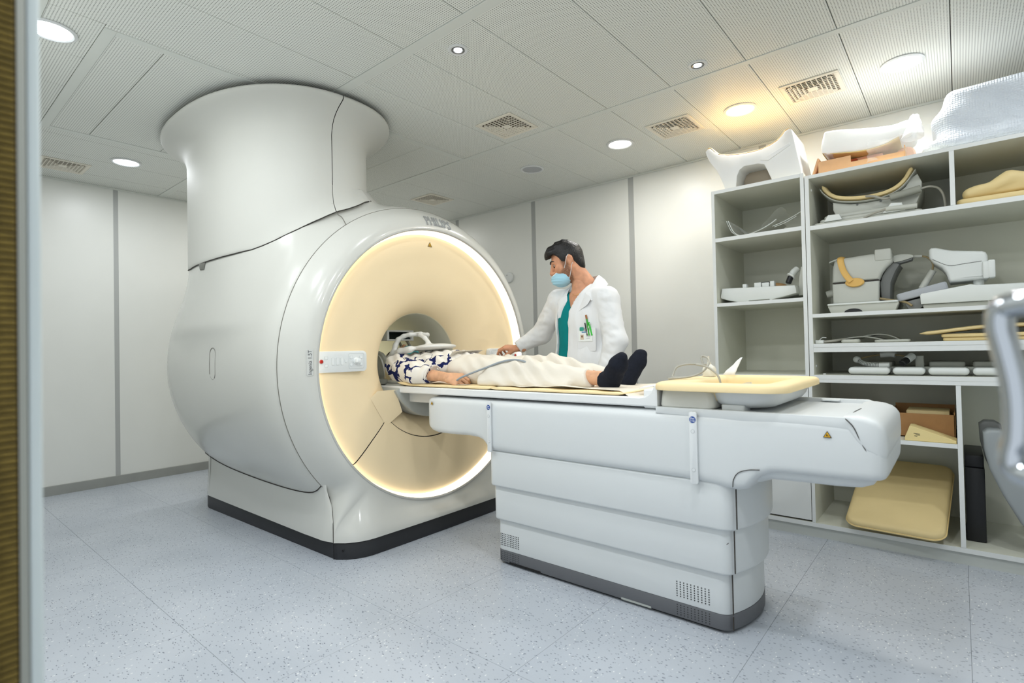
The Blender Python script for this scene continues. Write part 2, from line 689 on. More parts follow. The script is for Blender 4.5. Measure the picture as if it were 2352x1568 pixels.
# ceiling: carrier slab, perforated panels, rails
ce = tag(mk('ceiling', box(X_L - .1, X_R + .1, -1.2, Y_B + .1, Z_C + .018, Z_C + .12), M_dark), kind='structure')
def cpanel(x0, x1, y0, y1):
    if x1 - x0 < .015 or y1 - y0 < .015:
        return
    mk('ceiling_panel', box(x0 + .0015, x1 - .0015, y0 + .0015, y1 - .0015, Z_C, Z_C + .02, .0015, 1), M_ceil, ce)
def crail(x0, x1, y0, y1):
    mk('ceiling_rail', box(x0, x1, y0, y1, Z_C - .003, Z_C + .02, .001, 1), M_rail, ce)
P_ = 0.4145
FX0, FX1, FY0, FY1 = -4.47, -2.925, 0.662, 2.945
jx = [0.004 + P_ * k for k in range(-14, 5)]
jx = [X_L] + [a for a in jx if X_L + .02 < a < X_R - .02] + [X_R]
for a, b in zip(jx[:-1], jx[1:]):
    for y0, y1 in ((Y_F, .405), (.46, 1.675), (1.73, 2.945), (2.99, Y_B)):
        if y0 < FY1 and y1 > FY0 and b > FX0 and a < FX1:
            if y0 < FY0:
                cpanel(a, b, y0, FY0)
            if a < FX0 - .01:
                cpanel(a, FX0, max(y0, FY0), y1)
            if b > FX1 + .01:
                cpanel(FX1, b, max(y0, FY0), y1)
        else:
            cpanel(a, b, y0, y1)
crail(X_L, X_R, .405, .46)
crail(X_L, FX0, 1.675, 1.73)
crail(FX1, X_R, 1.675, 1.73)
crail(X_L, X_R, 2.945, 2.99)
crail(FX0, FX1, FY0, FY0 + .048)
crail(FX0, FX0 + .045, FY0 + .048, FY1)
crail(FX1 - .045, FX1, FY0 + .048, FY1)
yy = [FY0 + .048, .912, 1.327, 1.742, 2.157, 2.572, FY1]
for a, b in zip(yy[:-1], yy[1:]):
    cpanel(FX0 + .045, FX1 - .045, a, b)
tag(mk('trim_1', box(X_L, X_R, Y_B - .012, Y_B, Z_C - .014, Z_C, .002), M_rail), kind='structure')
tag(mk('trim_2', box(X_L, X_L + .012, Y_F, Y_B, Z_C - .014, Z_C, .002), M_rail), kind='structure')

# ------------------------------------------------------------------ ceiling lamps and vents
M_trim = mat('lamp_trim', (222, 224, 224), rough=0.35)
def lamp_disc(x, y, r, watts, col, label, on=True):
    t = thing('ceiling_lamp', label, 'lamp', (x, y, Z_C), 'large round ceiling lamps')
    mk('trim_ring', lathe([(r, -.001), (r + .018, -.001), (r + .018, -.006), (r + .006, -.010), (r, -.006), (r, -.001)], 40, c=(x, y, Z_C)), M_trim, t)
    if on:
        m = mat('lamp_lens_%d_%d_%d' % tuple(int(c * 255) for c in col), tuple(int(c * 255) for c in col), rough=0.4, emit=9)
    else:
        m = mat('lamp_lens_off', (176, 178, 182), rough=0.35)
    mk('lens', lathe([(0, -.005), (r * .9, -.005), (r, -.003), (r, .0)], 40, c=(x, y, Z_C)), m, t)
    if on:
        L = bpy.data.lights.new('lamp_light', 'AREA')
        L.shape = 'DISK'
        L.size = r * 1.9
        L.energy = watts
        L.color = col
        lo = bpy.data.objects.new('lamp_light', L)
        COL.objects.link(lo)
        lo.location = (x, y, Z_C - .014)
        put(lo, t)
    return t
def lamp_spot(x, y, watts, label):
    t = thing('spot_lamp', label, 'lamp', (x, y, Z_C), 'small round spot lamps')
    c = (x, y, Z_C)
    mk('trim_ring', lathe([(.034, 0), (.034, -.004), (.046, -.006), (.050, -.003), (.050, 0), (.034, 0)], 32, c=c), M_trim, t)
    mk('gimbal_ring', lathe([(.022, .01), (.024, -.004), (.030, -.006), (.032, .0), (.032, .012)], 32, c=c), mat('lamp_gimbal', (120, 120, 120), rough=0.3, metal=0.6), t)
    mk('lens', lathe([(0, -.003), (.018, -.003), (.022, .004)], 24, c=c), mat('spot_lens', (244, 249, 255), rough=0.3, emit=14), t)
    L = bpy.data.lights.new('lamp_light', 'AREA')
    L.shape = 'DISK'
    L.size = .042
    L.energy = watts
    L.color = (0.95, 0.98, 1.0)
    lo = bpy.data.objects.new('lamp_light', L)
    COL.objects.link(lo)
    lo.location = (x, y, Z_C - .012)
    put(lo, t)
COOL = (0.94, 0.975, 1.0)
NEUT = (1.0, 0.985, 0.95)
WARM = (1.0, 0.945, 0.84)
lamp_disc(-3.127, .506, .080, LAMP_W, COOL, 'lit round ceiling lamp cut off by the door frame at the left edge')
lamp_disc(-4.849, 1.225, .080, LAMP_W, COOL, 'lit round ceiling lamp beside the vent near the left wall')
lamp_disc(-1.875, 3.514, .080, LAMP_W, NEUT, 'lit round ceiling lamp nearest above the standing doctor')
lamp_disc(-1.031, 3.530, .080, LAMP_W, WARM, 'warm lit round ceiling lamp above the white saddle-shaped cradle')
lamp_disc(-0.199, 3.542, .080, LAMP_W, NEUT, 'lit round ceiling lamp above the wrapped pads, rightmost one')
lamp_disc(-2.684, 3.500, .080, 0, NEUT, 'unlit grey round ceiling lamp above the back wall', on=False)
lamp_disc(-0.640, 2.300, .080, 0, NEUT, 'round ceiling fitting just touching the top edge of the picture', on=False)
lamp_spot(-1.873, 1.859, SPOT_W, 'small spot lamp beside the wide ceiling rail, above the scanner table')
lamp_spot(-1.032, 2.814, SPOT_W, 'small spot lamp near the rail, right of the ceiling vents')
# unseen lamps, several added as fill for the table and floor
lamp_disc(-2.28, .62, .080, LAMP_W, COOL, 'unseen lit round ceiling lamp over the entrance side, first past the frame')
lamp_disc(-1.44, .62, .080, LAMP_W, COOL, 'unseen lit round ceiling lamp over the entrance side, in the middle')
lamp_disc(-.60, .62, .080, LAMP_W, COOL, 'unseen round fill lamp added over the entrance, nearest the door')
lamp_disc(-.60, 1.45, .080, LAMP_W, COOL, 'unseen round fill lamp added between entrance and table')
lamp_disc(-4.849, 2.45, .080, LAMP_W * .6, NEUT, 'unseen round fill lamp added behind the scanner turret')  # this and the next are added to brighten the back wall
lamp_disc(-4.849, 3.500, .080, LAMP_W * .8, NEUT, 'unseen round fill lamp added in the far corner behind the scanner')
lamp_disc(0.63, 1.25, .080, LAMP_W, COOL, 'unseen lit round ceiling lamp over the right front corner of the room')
lamp_disc(0.63, 2.60, .080, LAMP_W, COOL, 'unseen lit round ceiling lamp over the right side of the room')

M_vent = mat('vent_plastic', (232, 226, 212), rough=0.45)
M_ventb = mat('vent_dark', (74, 60, 46), rough=0.9)
_vent = []
def vent(x, y, label):
    t = thing('ceiling_vent', label, 'vent', (x, y, Z_C), 'square ceiling vents')
    if not _vent:
        h = .150
        fr = join(box(-h, h, -h, -h + .02, -.007, 0, .002, 1), box(-h, h, h - .02, h, -.007, 0, .002, 1), box(-h, -h + .02, -h + .02, h - .02, -.007, 0, .002, 1), box(h - .02, h, -h + .02, h - .02, -.007, 0, .002, 1))
        bk = box(-.132, .132, -.132, .132, -.0015, -.0005)
        cp = box(-.026, .026, -.026, .026, -.008, -.002, .002, 1)
        bars = []
        q = np.linspace(-.13, .13, 12)
        for a in q[1:-1]:
            for sgn in (-1, 1):
                e = abs(a)
                if e < .026:
                    lo = .026
                else:
                    lo = e
                # deep slanted louvre blades run square to the centre plate
                for ax in (0, 1):
                    pass
        for k in range(1, 6):
            d = .026 + (.13 - .026) * k / 5.0
            for ax in (0, 1):
                for sgn in (-1, 1):
                    w = .0022
                    sh = .006
                    if ax == 0:
                        v = [(-d, sgn * d - w, -.008), (d, sgn * d - w, -.008), (d, sgn * d + w, -.008), (-d, sgn * d + w, -.008), (-d, sgn * (d - sh) - w, -.0015), (d, sgn * (d - sh) - w, -.0015), (d, sgn * (d - sh) + w, -.0015), (-d, sgn * (d - sh) + w, -.0015)]
                    else:
                        v = [(sgn * d - w, -d, -.008), (sgn * d + w, -d, -.008), (sgn * d + w, d, -.008), (sgn * d - w, d, -.008), (sgn * (d - sh) - w, -d, -.0015), (sgn * (d - sh) + w, -d, -.0015), (sgn * (d - sh) + w, d, -.0015), (sgn * (d - sh) - w, d, -.0015)]
                    bars.append(mesh(v, [(0, 1, 2, 3), (7, 6, 5, 4), (0, 4, 5, 1), (1, 5, 6, 2), (2, 6, 7, 3), (3, 7, 4, 0)]))
        for a in np.linspace(-.117, .117, 10):
            for sgn in (-1, 1):
                lo = max(abs(a), .026)
                bars.append(box(a - .0022, a + .0022, min(sgn * lo, sgn * .13), max(sgn * lo, sgn * .13), -.0075, -.0015))
                bars.append(box(min(sgn * lo, sgn * .13), max(sgn * lo, sgn * .13), a - .0022, a + .0022, -.0075, -.0015))
        g = join(*bars)
        for me, m, nm in ((fr, M_vent, 'frame'), (bk, M_ventb, 'backing'), (g, M_vent, 'grille'), (cp, M_vent, 'centre_plate')):
            me.materials.append(m)
            me.name = nm
            _vent.append((nm, me))
    for nm, me in _vent:
        o = bpy.data.objects.new(nm, me)
        COL.objects.link(o)
        o.location = (x, y, Z_C)
        put(o, t)
vent(-2.283, 2.711, 'square cream ceiling vent in the middle, right of the scanner turret')
vent(-1.453, 3.507, 'square cream ceiling vent between two lit lamps of the back row')
vent(-0.622, 3.530, 'square cream ceiling vent over the top of the shelves')
vent(-3.945, 3.520, 'square cream ceiling vent just above the scanner front cover')
vent(-5.270, 0.920, 'square cream ceiling vent next to the left wall and door frame')
# ================================================================== the scanner
M_sc = mat('scanner_shell', (209, 209, 203), rough=0.24, spec=0.5, coat=0.35, noise=0.008, nscale=2)
M_tur = mat('turret_shell', (209, 209, 203), rough=0.55, spec=0.35)
M_yel = mat('scanner_yellow', (246, 225, 186), rough=0.48, spec=0.35, noise=0.01, nscale=3)
M_blk = mat('plinth_black', (44, 45, 48), rough=0.45)
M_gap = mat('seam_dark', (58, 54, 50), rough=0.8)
M_liner = mat('bore_liner', (226, 226, 212), rough=0.5)
M_panel = mat('panel_white', (226, 230, 230), rough=0.35)
YA, ZA = 2.32, 1.035
SCN = thing('mri_scanner', 'large white MRI scanner with cream bore funnel and a turret to the ceiling', 'scanner', (-3.5, YA, 0))

def sgn(v):
    return -1.0 if v < 0 else 1.0
# footprint of the plinth (rounded rectangle, slightly bowed front)
PX0, PX1, PY0, PY1, PR = -4.42, -2.487, 1.545, 3.095, 0.21
def front_x(y):
    """plinth front edge x at y"""
    d = 0
    if y < PY0 + PR:
        q = (PY0 + PR - y) / PR
        d = PR * (1 - math.sqrt(max(0, 1 - q * q)))
    elif y > PY1 - PR:
        q = (y - PY1 + PR) / PR
        d = PR * (1 - math.sqrt(max(0, 1 - q * q)))
    return PX1 - d + 0.015 * (1 - ((y - YA) / .775) ** 2)

# --- front cover: from the light ring outwards to the seam circle, below it down to the plinth
A0, A1 = 222.0, 231.5
RI, XI, RO, XO = 0.855, -2.556, 1.0, -2.69
PZ = 0.092
def cover_ends(th):
    c, s = math.cos(th), math.sin(th)
    I = Vector((XI, YA + RI * c, ZA + RI * s))
    d = math.degrees(th) % 360
    dm = d if d <= 270 else 540 - d      # mirror far side onto near side (near: 90..270)
    if d < 90:
        dm = 180 - d
    if dm <= A0:
        return I, Vector((XO, YA + RO * c, ZA + RO * s)), 0.0
    if dm >= A1:
        y = YA + (PZ - ZA) * c / s
        return I, Vector((front_x(y), y, PZ)), 1.0
    w = (dm - A0) / (A1 - A0)
    t0, t1 = R(A0), R(A1)
    a = Vector((XO, YA + RO * math.cos(t0), ZA + RO * math.sin(t0)))
    yb = YA + (PZ - ZA) * math.cos(t1) / math.sin(t1)
    b = Vector((front_x(yb), yb, PZ))
    # curved seam: leaves the arc tangentially, ends upright
    ta = Vector((0, -math.sin(t0), math.cos(t0))) * 0.26
    tb = Vector((0, 0, -1)) * 0.30
    h = lambda t: a * (2 * t ** 3 - 3 * t * t + 1) + ta * (t ** 3 - 2 * t * t + t) + b * (-2 * t ** 3 + 3 * t * t) + tb * (t ** 3 - t * t)
    p = h(w)
    if d > 270 or d < 90:
        p = Vector((p.x, 2 * YA - p.y, p.z))
    return I, p, w
def cover_pt(th, t):
    I, O, w = cover_ends(th)
    c, s = math.cos(th), math.sin(th)
    rad = Vector((0, c, s))
    L = (O - I).length
    T0 = rad * (L * (1.15 - .25 * w))
    T1 = (Vector((-1, 0, 0)) * .75 + rad * .45) * L * (1 - w) + Vector((0, 0, -1)) * L * .95 * w
    return I * (2 * t ** 3 - 3 * t * t + 1) + T0 * (t ** 3 - 2 * t * t + t) + O * (-2 * t ** 3 + 3 * t * t) + T1 * (t ** 3 - t * t)
ths = []
for d in np.linspace(90, A0, 60, endpoint=False): ths.append(d)
for d in np.linspace(A0, A1, 18, endpoint=False): ths.append(d)
for d in np.linspace(A1, 270, 26, endpoint=False): ths.append(d)
ths += [540 - d for d in ths[::-1]][0:0]
half = ths[:]
ths = half + [270] + [540 - d for d in half[:0:-1]]
NT_ = 22
V, F = grid(lambda i, j: cover_pt(R(ths[i]), j / (NT_ - 1)), len(ths), NT_, closeu=True)
me = mesh(V, F)
bm = bmesh.new(); bm.from_mesh(me); bmesh.ops.recalc_face_normals(bm, faces=bm.faces)
fc = mk('front_cover', frombm(bm), M_sc, SCN, sm=60)
def cover_nrm(th, t):
    e = 1e-3
    n = (cover_pt(th + e, t) - cover_pt(th - e, t)).cross(cover_pt(th, t + e) - cover_pt(th, t - e)).normalized()
    return n if n.x > 0 else -n
# rounded lip into the light ring
mk('ring_bezel', lathe([(.862, -2.562), (.855, -2.553), (.848, -2.553), (.843, -2.558), (.842, -2.566)], 128, axis='x', c=(0, YA, ZA)), mat('bezel_grey', (190, 190, 186), rough=0.3), SCN)
# --- light ring, funnel, bore
M_ring = mat('ring_light', (255, 246, 228), rough=0.5, emit=RING_E)
mk('light_ring', lathe([(.842, -2.563), (.838, -2.59), (.834, -2.622), (.826, -2.632)], 128, axis='x', c=(0, YA, ZA)), M_ring, SCN)
FUN = [(.829, -2.634), (.824, -2.622), (.812, -2.614), (.78, -2.611), (.72, -2.613), (.65, -2.620), (.58, -2.627), (.52, -2.638), (.46, -2.655), (.415, -2.676), (.38, -2.702), (.355, -2.730), (.340, -2.752), (.331, -2.772)]
FR = [p[0] for p in FUN][::-1]
FXX = [p[1] for p in FUN][::-1]
def fun_x(r):
    return float(np.interp(r, FR, FXX))
def fun_part(r0, r1, a0, a1, off=0.0, nr=26, na=90):
    rr = np.linspace(r1, r0, nr)
    def fn(i, j):
        t = R(a0 + (a1 - a0) * i / (na - 1))
        return (fun_x(rr[j]) + off, YA + rr[j] * math.cos(t), ZA + rr[j] * math.sin(t))
    V, F = grid(fn, na, nr)
    me = mesh(V, F)
    bm = bmesh.new(); bm.from_mesh(me); bmesh.ops.recalc_face_normals(bm, faces=bm.faces)
    return frombm(bm)
prof_s = spline([Vector((p[0], p[1], 0)) for p in FUN], 4)
FR = [p.x for p in prof_s][::-1]; FXX = [p.y for p in prof_s][::-1]
LP0, LP1, LPR = 222, 318, 0.475
mk('funnel', fun_part(.331, .829, LP1 - 360, LP0, 0, 40, 128), M_yel, SCN, sm=60)
mk('funnel', fun_part(.331, LPR - .0025, LP0, LP1, 0, 16, 48), M_yel, SCN, sm=60)
mk('lower_panel', fun_part(LPR + .0025, .829, LP0 + .3, LP1 - .3, 0.004, 24, 48), M_yel, SCN, sm=60)
mk('seam_backing', fun_part(LPR - .03, .829, LP0 - 2, LP1 + 2, -0.012, 14, 40), M_gap, SCN, sm=60)
mk('bore_edge', lathe([(.331, -2.768), (.335, -2.772), (.331, -2.778), (.327, -2.773), (.331, -2.768)], 96, axis='x', c=(0, YA, ZA)), mat('bore_edge_cream', (214, 206, 180), rough=0.4), SCN)
mk('bore_liner', lathe([(.331, -2.774), (.331, -4.4), (.40, -4.52), (.6, -4.60)], 96, axis='x', c=(0, YA, ZA)), M_liner, SCN)
# cream shoulder and grey docking bridge under the table top
def sector(r0, r1, a0, a1, x0, x1, n=24):
    pts = [(YA + r1 * math.cos(R(a)), ZA + r1 * math.sin(R(a))) for a in np.linspace(a0, a1, n)] + [(YA + r0 * math.cos(R(a)), ZA + r0 * math.sin(R(a))) for a in np.linspace(a1, a0, n)]
    return prism(pts, x0, x1, .004, 2, axis='x')
for s in (-1, 1):
    # bracket: flat top at the table height, sloping cheek
    pts = [(YA + s * .30, .868), (YA + s * .418, .868), (YA + s * .46, .84), (YA + s * .36, .68), (YA + s * .255, .745)]
    if s < 0:
        pts = pts[::-1]
    me = prism(pts, -2.80, -2.640, .014, 3, axis='x')
    mk('shoulder', me, M_yel, SCN)
br = mk('docking_bridge', sector(.262, .345, 208, 332, -2.80, -2.62), mat('bridge_grey', (176, 178, 172), rough=0.4), SCN)
mk('bridge_inner', sector(.215, .258, 205, 335, -2.80, -2.575), mat('bridge_grey2', (186, 188, 182), rough=0.4), SCN)
mk('bridge_gap', sector(.257, .263, 208, 332, -2.80, -2.63), M_gap, SCN)

# --- turret (vertical column to the ceiling) outline
TX, TY, TA, TB, TN = -3.58, 1.76, .772, .45, 2.3
def tur(ph, a=TA, b=TB):
    c, s = math.cos(ph), math.sin(ph)
    return TX + a * sgn(c) * abs(c) ** (2 / TN), TY + b * sgn(s) * abs(s) ** (2 / TN)
TZ = [(180, 1.88), (194, 1.83), (208, 1.785), (222, 1.745), (236, 1.70), (250, 1.685), (264, 1.69), (278, 1.695), (292, 1.702), (306, 1.715), (313, 1.732), (320, 1.755), (334, 1.815), (348, 1.884), (362, 1.962), (376, 2.035), (390, 2.08), (411, 2.10), (440, 2.10), (480, 2.05), (540, 1.88)]
def tz(deg):
    d = (deg - 180) % 360 + 180
    return float(np.interp(d, [q[0] for q in TZ], [q[1] for q in TZ]))
# --- body shell: barrel running into the turret
BX = [-2.69, -2.72, -2.78, -2.88, -3.05, -3.3, -3.6, -3.9, -4.15, -4.35, -4.48, -4.56, -4.61, -4.63]
BR = [.994, 1.012, 1.030, 1.040, 1.045, 1.045, 1.040, 1.030, 1.012, .985, .945, .890, .80, .60]
def body_r(x):
    return np.interp(x, BX[::-1], BR[::-1])
def body_d(x, y, z, Rx):
    db = np.hypot(y - YA, z - ZA) - Rx
    u = (np.abs((x - TX) / TA) ** TN + np.abs((y - TY) / TB) ** TN) ** (1 / TN)
    dc = (u - 1) * TB
    dc = dc + np.maximum(0, 1.28 - z) * .7
    k = .16
    h = np.clip(.5 + .5 * (dc - db) / k, 0, 1)
    return dc * h * 0 + (dc * (1 - h) + db * h) - k * h * (1 - h)
_sp = spline([Vector((x, r, 0)) for x, r in zip(BX, BR)], 5)
_bx0 = np.array([p.x for p in _sp])[::-1]
_br0 = np.array([p.y for p in _sp])[::-1]
def fil(ph, z):
    """how far the body stands out of the turret outline at this height"""
    es = np.linspace(0, .14, 57)
    c, s_ = math.cos(ph), math.sin(ph)
    x = TX + (TA + es) * sgn(c) * abs(c) ** (2 / TN)
    y = TY + (TB + es) * sgn(s_) * abs(s_) ** (2 / TN)
    d = body_d(x, y, z, np.interp(x, _bx0, _br0))
    k = np.nonzero(d < 0)[0]
    return float(es[k[-1]]) if len(k) and k[-1] < 56 else 0.0
FLARE = [(0.0, 2.395), (.004, 2.42), (.013, 2.45), (.03, 2.48), (.055, 2.506), (.09, 2.53), (.12, 2.545), (.14, 2.555), (.148, 2.562), (.150, 2.570), (.146, 2.578)]
def turret(d0, d1, nm, m, n=60):
    ds = np.linspace(d0, d1, n)
    def fn(i, j):
        ph = R(ds[i])
        zb = tz(ds[i])
        if j == 0:
            x, y = tur(ph, TA - .012, TB - .012); return (x, y, zb)
        if j == 1:
            e_ = max(.003, fil(ph, zb) + .002); x, y = tur(ph, TA + e_, TB + e_); return (x, y, zb + .002)
        if j < 8:
            q_ = (j - 2) / 6
            z_ = zb + .008 + (2.395 - zb - .008) * q_ * q_
            e_ = max(.006, fil(ph, z_) + .004)
            x, y = tur(ph, TA + e_, TB + e_)
            return (x, y, z_)
        e, z_ = FLARE[j - 8]
        x, y = tur(ph, TA + .006 + e, TB + .006 + e)
        return (x, y, z_)
    V, F = grid(fn, len(ds), 8 + len(FLARE))
    me = mesh(V, F)
    bm = bmesh.new(); bm.from_mesh(me); bmesh.ops.recalc_face_normals(bm, faces=bm.faces)
    o = mk(nm, frombm(bm), m, SCN, sm=35)
    return o
def tang(px_deg):
    return px_deg
turret(180, 356.6, 'turret_cover', M_tur, 110)
turret(357.0, 539.8, 'turret_front_cover', M_tur, 90)
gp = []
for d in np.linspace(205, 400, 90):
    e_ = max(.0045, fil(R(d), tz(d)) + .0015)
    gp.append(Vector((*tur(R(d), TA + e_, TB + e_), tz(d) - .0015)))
mk('turret_edge_shade', tube(gp, .0032, 6, 1), M_gap, SCN)  # dark tube put in for the shadow line along the turret's lower edge
fl_ = [Vector((*tur(R(d), TA + .0068, TB + .0068), 2.425)) for d in np.linspace(190, 400, 90)]
mk('flare_joint', tube(fl_, .0012, 5, 1), mat('flare_joint_grey', (186, 186, 180), rough=.6), SCN)
# dark core behind the turret seams, and the soffit above the flare
pts = [tur(R(d), TA - .004, TB - .004) for d in np.linspace(0, 360, 72, endpoint=False)]
mk('turret_core', prism(pts, 2.0, 2.56), M_gap, SCN)
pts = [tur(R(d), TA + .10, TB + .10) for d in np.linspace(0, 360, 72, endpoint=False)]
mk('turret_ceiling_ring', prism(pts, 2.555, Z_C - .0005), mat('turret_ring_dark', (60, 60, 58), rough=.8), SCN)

# --- body shell
bx = np.array([p.x for p in spline([Vector((x, r, 0)) for x, r in zip(BX, BR)], 5)])
brr = np.array([p.y for p in spline([Vector((x, r, 0)) for x, r in zip(BX, BR)], 5)])
tb = np.linspace(0, 2 * PI, 220, endpoint=False)
rs = np.linspace(.4, 1.45, 260)
Vb = np.zeros((len(bx), len(tb), 3))
wblend = np.clip((-2.69 - bx) / .16, 0, 1)
wblend = wblend * wblend * (3 - 2 * wblend)
for i, (x, Rx) in enumerate(zip(bx, brr)):
    yy_ = YA + rs[None, :] * np.cos(tb)[:, None]
    zz_ = ZA + rs[None, :] * np.sin(tb)[:, None]
    d = body_d(x, yy_, zz_, Rx)
    neg = d < 0
    last = np.where(neg.any(1), neg.shape[1] - 1 - np.argmax(neg[:, ::-1], 1), 0)
    nx = np.minimum(last + 1, len(rs) - 1)
    ar = np.arange(len(tb))
    d0, d1 = d[ar, last], d[ar, nx]
    t = np.where(d1 > d0, -d0 / np.maximum(d1 - d0, 1e-9), 0)
    r = rs[last] + np.clip(t, 0, 1) * (rs[1] - rs[0])
    cap = np.where(np.sin(tb) > .05, (2.13 - ZA) / np.maximum(np.sin(tb), .05), 9)
    r = np.minimum(r, np.maximum(cap, Rx))
    r = Rx + (r - Rx) * wblend[i]
    cap2 = np.where(np.sin(tb) < -.05, (ZA - .11) / np.maximum(-np.sin(tb), .05), 9)
    r = np.minimum(r, cap2)
    Vb[i, :, 0] = x
    Vb[i, :, 1] = YA + r * np.cos(tb)
    Vb[i, :, 2] = ZA + r * np.sin(tb)
V, F = grid(lambda i, j: tuple(Vb[i, j]), len(bx), len(tb), closev=True)
me = mesh(V, F)
bm = bmesh.new(); bm.from_mesh(me); bmesh.ops.recalc_face_normals(bm, faces=bm.faces)
mk('body_shell', frombm(bm), M_sc, SCN, sm=50)
mk('seam_gasket', lathe([(.985, -2.685), (.993, -2.688), (.993, -2.694), (.98, -2.70)], 128, axis='x', c=(0, YA, ZA), a0=-42, a1=222), M_gap, SCN)

mk('seam_line', tube([Vector((XO - .0015, YA + (RO + .0006) * math.cos(R(d)), ZA + (RO + .0006) * math.sin(R(d)))) for d in np.linspace(-42, 222, 133)], .0022, 6, 1), mat('seam_grey', (120, 118, 110), rough=.7), SCN)
sk = []
for x in np.linspace(-2.70, -4.30, 40):
    y_s = PY0 + .004 + .0125
    q = float(np.interp(x, bx[::-1], brr[::-1])) ** 2 - (YA - y_s) ** 2
    sk.append(Vector((x, y_s - .002, ZA - math.sqrt(max(q, 0)))))
mk('skirt_seam', tube(sk, .0032, 6, 1), M_gap, SCN)
mk('bore_fill_strip', lathe([(.3295, -3.55), (.3295, -4.30)], 12, axis='x', c=(0, YA, ZA), a0=70, a1=110), mat('bore_fill_glow', (255, 244, 214), emit=5.0), SCN)  # added glowing strip, hidden deep inside to brighten the bore
# --- skirt and plinth
def outline(ins=0.0, front=True):
    p = []
    ysf = np.linspace(PY0 + .03, PY1 - .03, 40)
    for y in ysf:
        p.append((front_x(y) - ins, y + (ins if y < YA else -ins) * (abs(y - YA) / .775) ** 4))
    for a in np.linspace(90, 180, 10):
        p.append((PX0 + PR + (PR - ins) * math.cos(R(a)), PY1 - PR + (PR - ins) * math.sin(R(a))))
    for a in np.linspace(180, 270, 10):
        p.append((PX0 + PR + (PR - ins) * math.cos(R(a)), PY0 + PR + (PR - ins) * math.sin(R(a))))
    return p
mk('plinth', prism(outline(.006), 0.0, PZ - .002, .004, 2), M_blk, SCN)
def skirt_side(near):
    t1 = R(A1)
    yb = YA + (PZ - ZA) * math.cos(t1) / math.sin(t1)
    pts = [(front_x(yb) - .002, yb)]
    for a in np.linspace(0, 1, 8)[1:]:
        y = yb + (PY0 + .004 - yb) * a
        pts.append((front_x(max(y, PY0 + .0005)) - .002 - .02 * a, y))
    for x in np.linspace(-2.80, PX0 + PR, 24):
        pts.append((x, PY0 + .004))
    for a in np.linspace(270, 180, 12):
        pts.append((PX0 + PR + (PR - .004) * math.cos(R(a)), PY0 + PR + (PR - .004) * math.sin(R(a))))
    pts.append((PX0 + .004, YA))
    zl = [PZ, .13, .20, .28, .36, .46, .56]
    ofs = [0, .000, .004, .010, .012, .0, -.03]
    def fn(i, j):
        x, y = pts[i]
        k = ofs[j]
        d = Vector((0, 1)) if i < 32 else Vector((TX + .0 - x, YA - y)).normalized()
        y2 = y + d.y * k
        x2 = x + (d.x * k if i >= 32 else 0)
        if not near:
            y2 = 2 * YA - y2
        # seam with the front cover follows its curve
        if zl[j] <= .50:
            for q in range(1):
                if i < 9:
                    w = i / 9
                    sx = seam_x(zl[j])
                    x2 = x2 * w + min(x2, sx[0]) * (1 - w)
                    yy = sx[1] if near else 2 * YA - sx[1]
                    y2 = y2 * w + yy * (1 - w)
        return (x2, y2, zl[j])
    V, F = grid(fn, len(pts), len(zl))
    me = mesh(V, F)
    bm = bmesh.new(); bm.from_mesh(me); bmesh.ops.recalc_face_normals(bm, faces=bm.faces)
    return frombm(bm)
_seam = [cover_ends(R(d))[1] for d in np.linspace(A0, A1, 40)]
def seam_x(z):
    zs = [p.z for p in _seam][::-1]
    return float(np.interp(z, zs, [p.x for p in _seam][::-1])) - .002, float(np.interp(z, zs, [p.y for p in _seam][::-1]))
mk('skirt', skirt_side(True), M_sc, SCN, sm=50)
mk('skirt', skirt_side(False), M_sc, SCN, sm=50)
mk('corner_seam', tube([p + Vector((-.003, -.0005, 0)) for p in _seam], .0022, 6, 1), M_gap, SCN)
# plinth joint and screw hole at the near front corner
yb = YA + (PZ - ZA) / math.tan(R(A1))
mk('plinth_joint', box(front_x(yb) - .002, front_x(yb) + .0012, yb - .0012, yb + .0012, .004, PZ - .004), mat('joint_black', (14, 14, 15), rough=.8), SCN)
yh = yb + .03
mk('screw_hole', cyl((front_x(yh) - .01, yh, .05), (front_x(yh) + .0022, yh - .0015, .05), .004, 10), mat('joint_black'), SCN)

def top_z(x, y):
    zs_ = np.linspace(2.2, 1.4, 400)
    d = body_d(x, y, zs_, float(np.interp(x, bx[::-1], brr[::-1])))
    return float(zs_[int(np.argmax(d < 0))])
jn = [Vector((x, y, top_z(x, y) + .0005)) for x, y in ((-2.806, 1.715), (-2.79, 1.712), (-2.77, 1.715), (-2.745, 1.722), (-2.72, 1.731))]
jn.append(Vector((XO - .002, 1.738, ZA + math.sqrt(RO * RO - (YA - 1.738) ** 2))))
mk('cover_joint', tube(jn, .0024, 6, 4), mat('seam_grey'), SCN)
# --- oval handle recess on the side shell
def body_surf(x, th):
    i = int(np.argmin(np.abs(bx - x)))
    j = int(round((th % (2 * PI)) / (2 * PI) * len(tb))) % len(tb)
    return Vector(Vb[i, j])
hx, hz0, hz1 = -3.40, .975, 1.15
def side_pt(x, z):
    Rx = body_r(x)
    lo, hi = 0.9, 1.6
    # near-side surface y at given x,z
    ys_ = np.linspace(1.0, YA, 400)
    d = body_d(x, ys_, z, Rx)
    k = int(np.argmax(d < 0))
    return Vector((x, ys_[k], z))
oval = []
for k in range(36):
    t = 2 * PI * k / 36
    oval.append(side_pt(hx + .042 * math.cos(t), (hz0 + hz1) / 2 + .052 * sgn(math.sin(t)) * (1 if abs(math.sin(t)) > .02 else 0) + .042 * math.sin(t)) + Vector((0, -.0015, 0)))
mk('handle_recess', tube(oval, .0022, 6, 1, closed=True), mat('recess_line', (128, 126, 120), rough=.6), SCN)
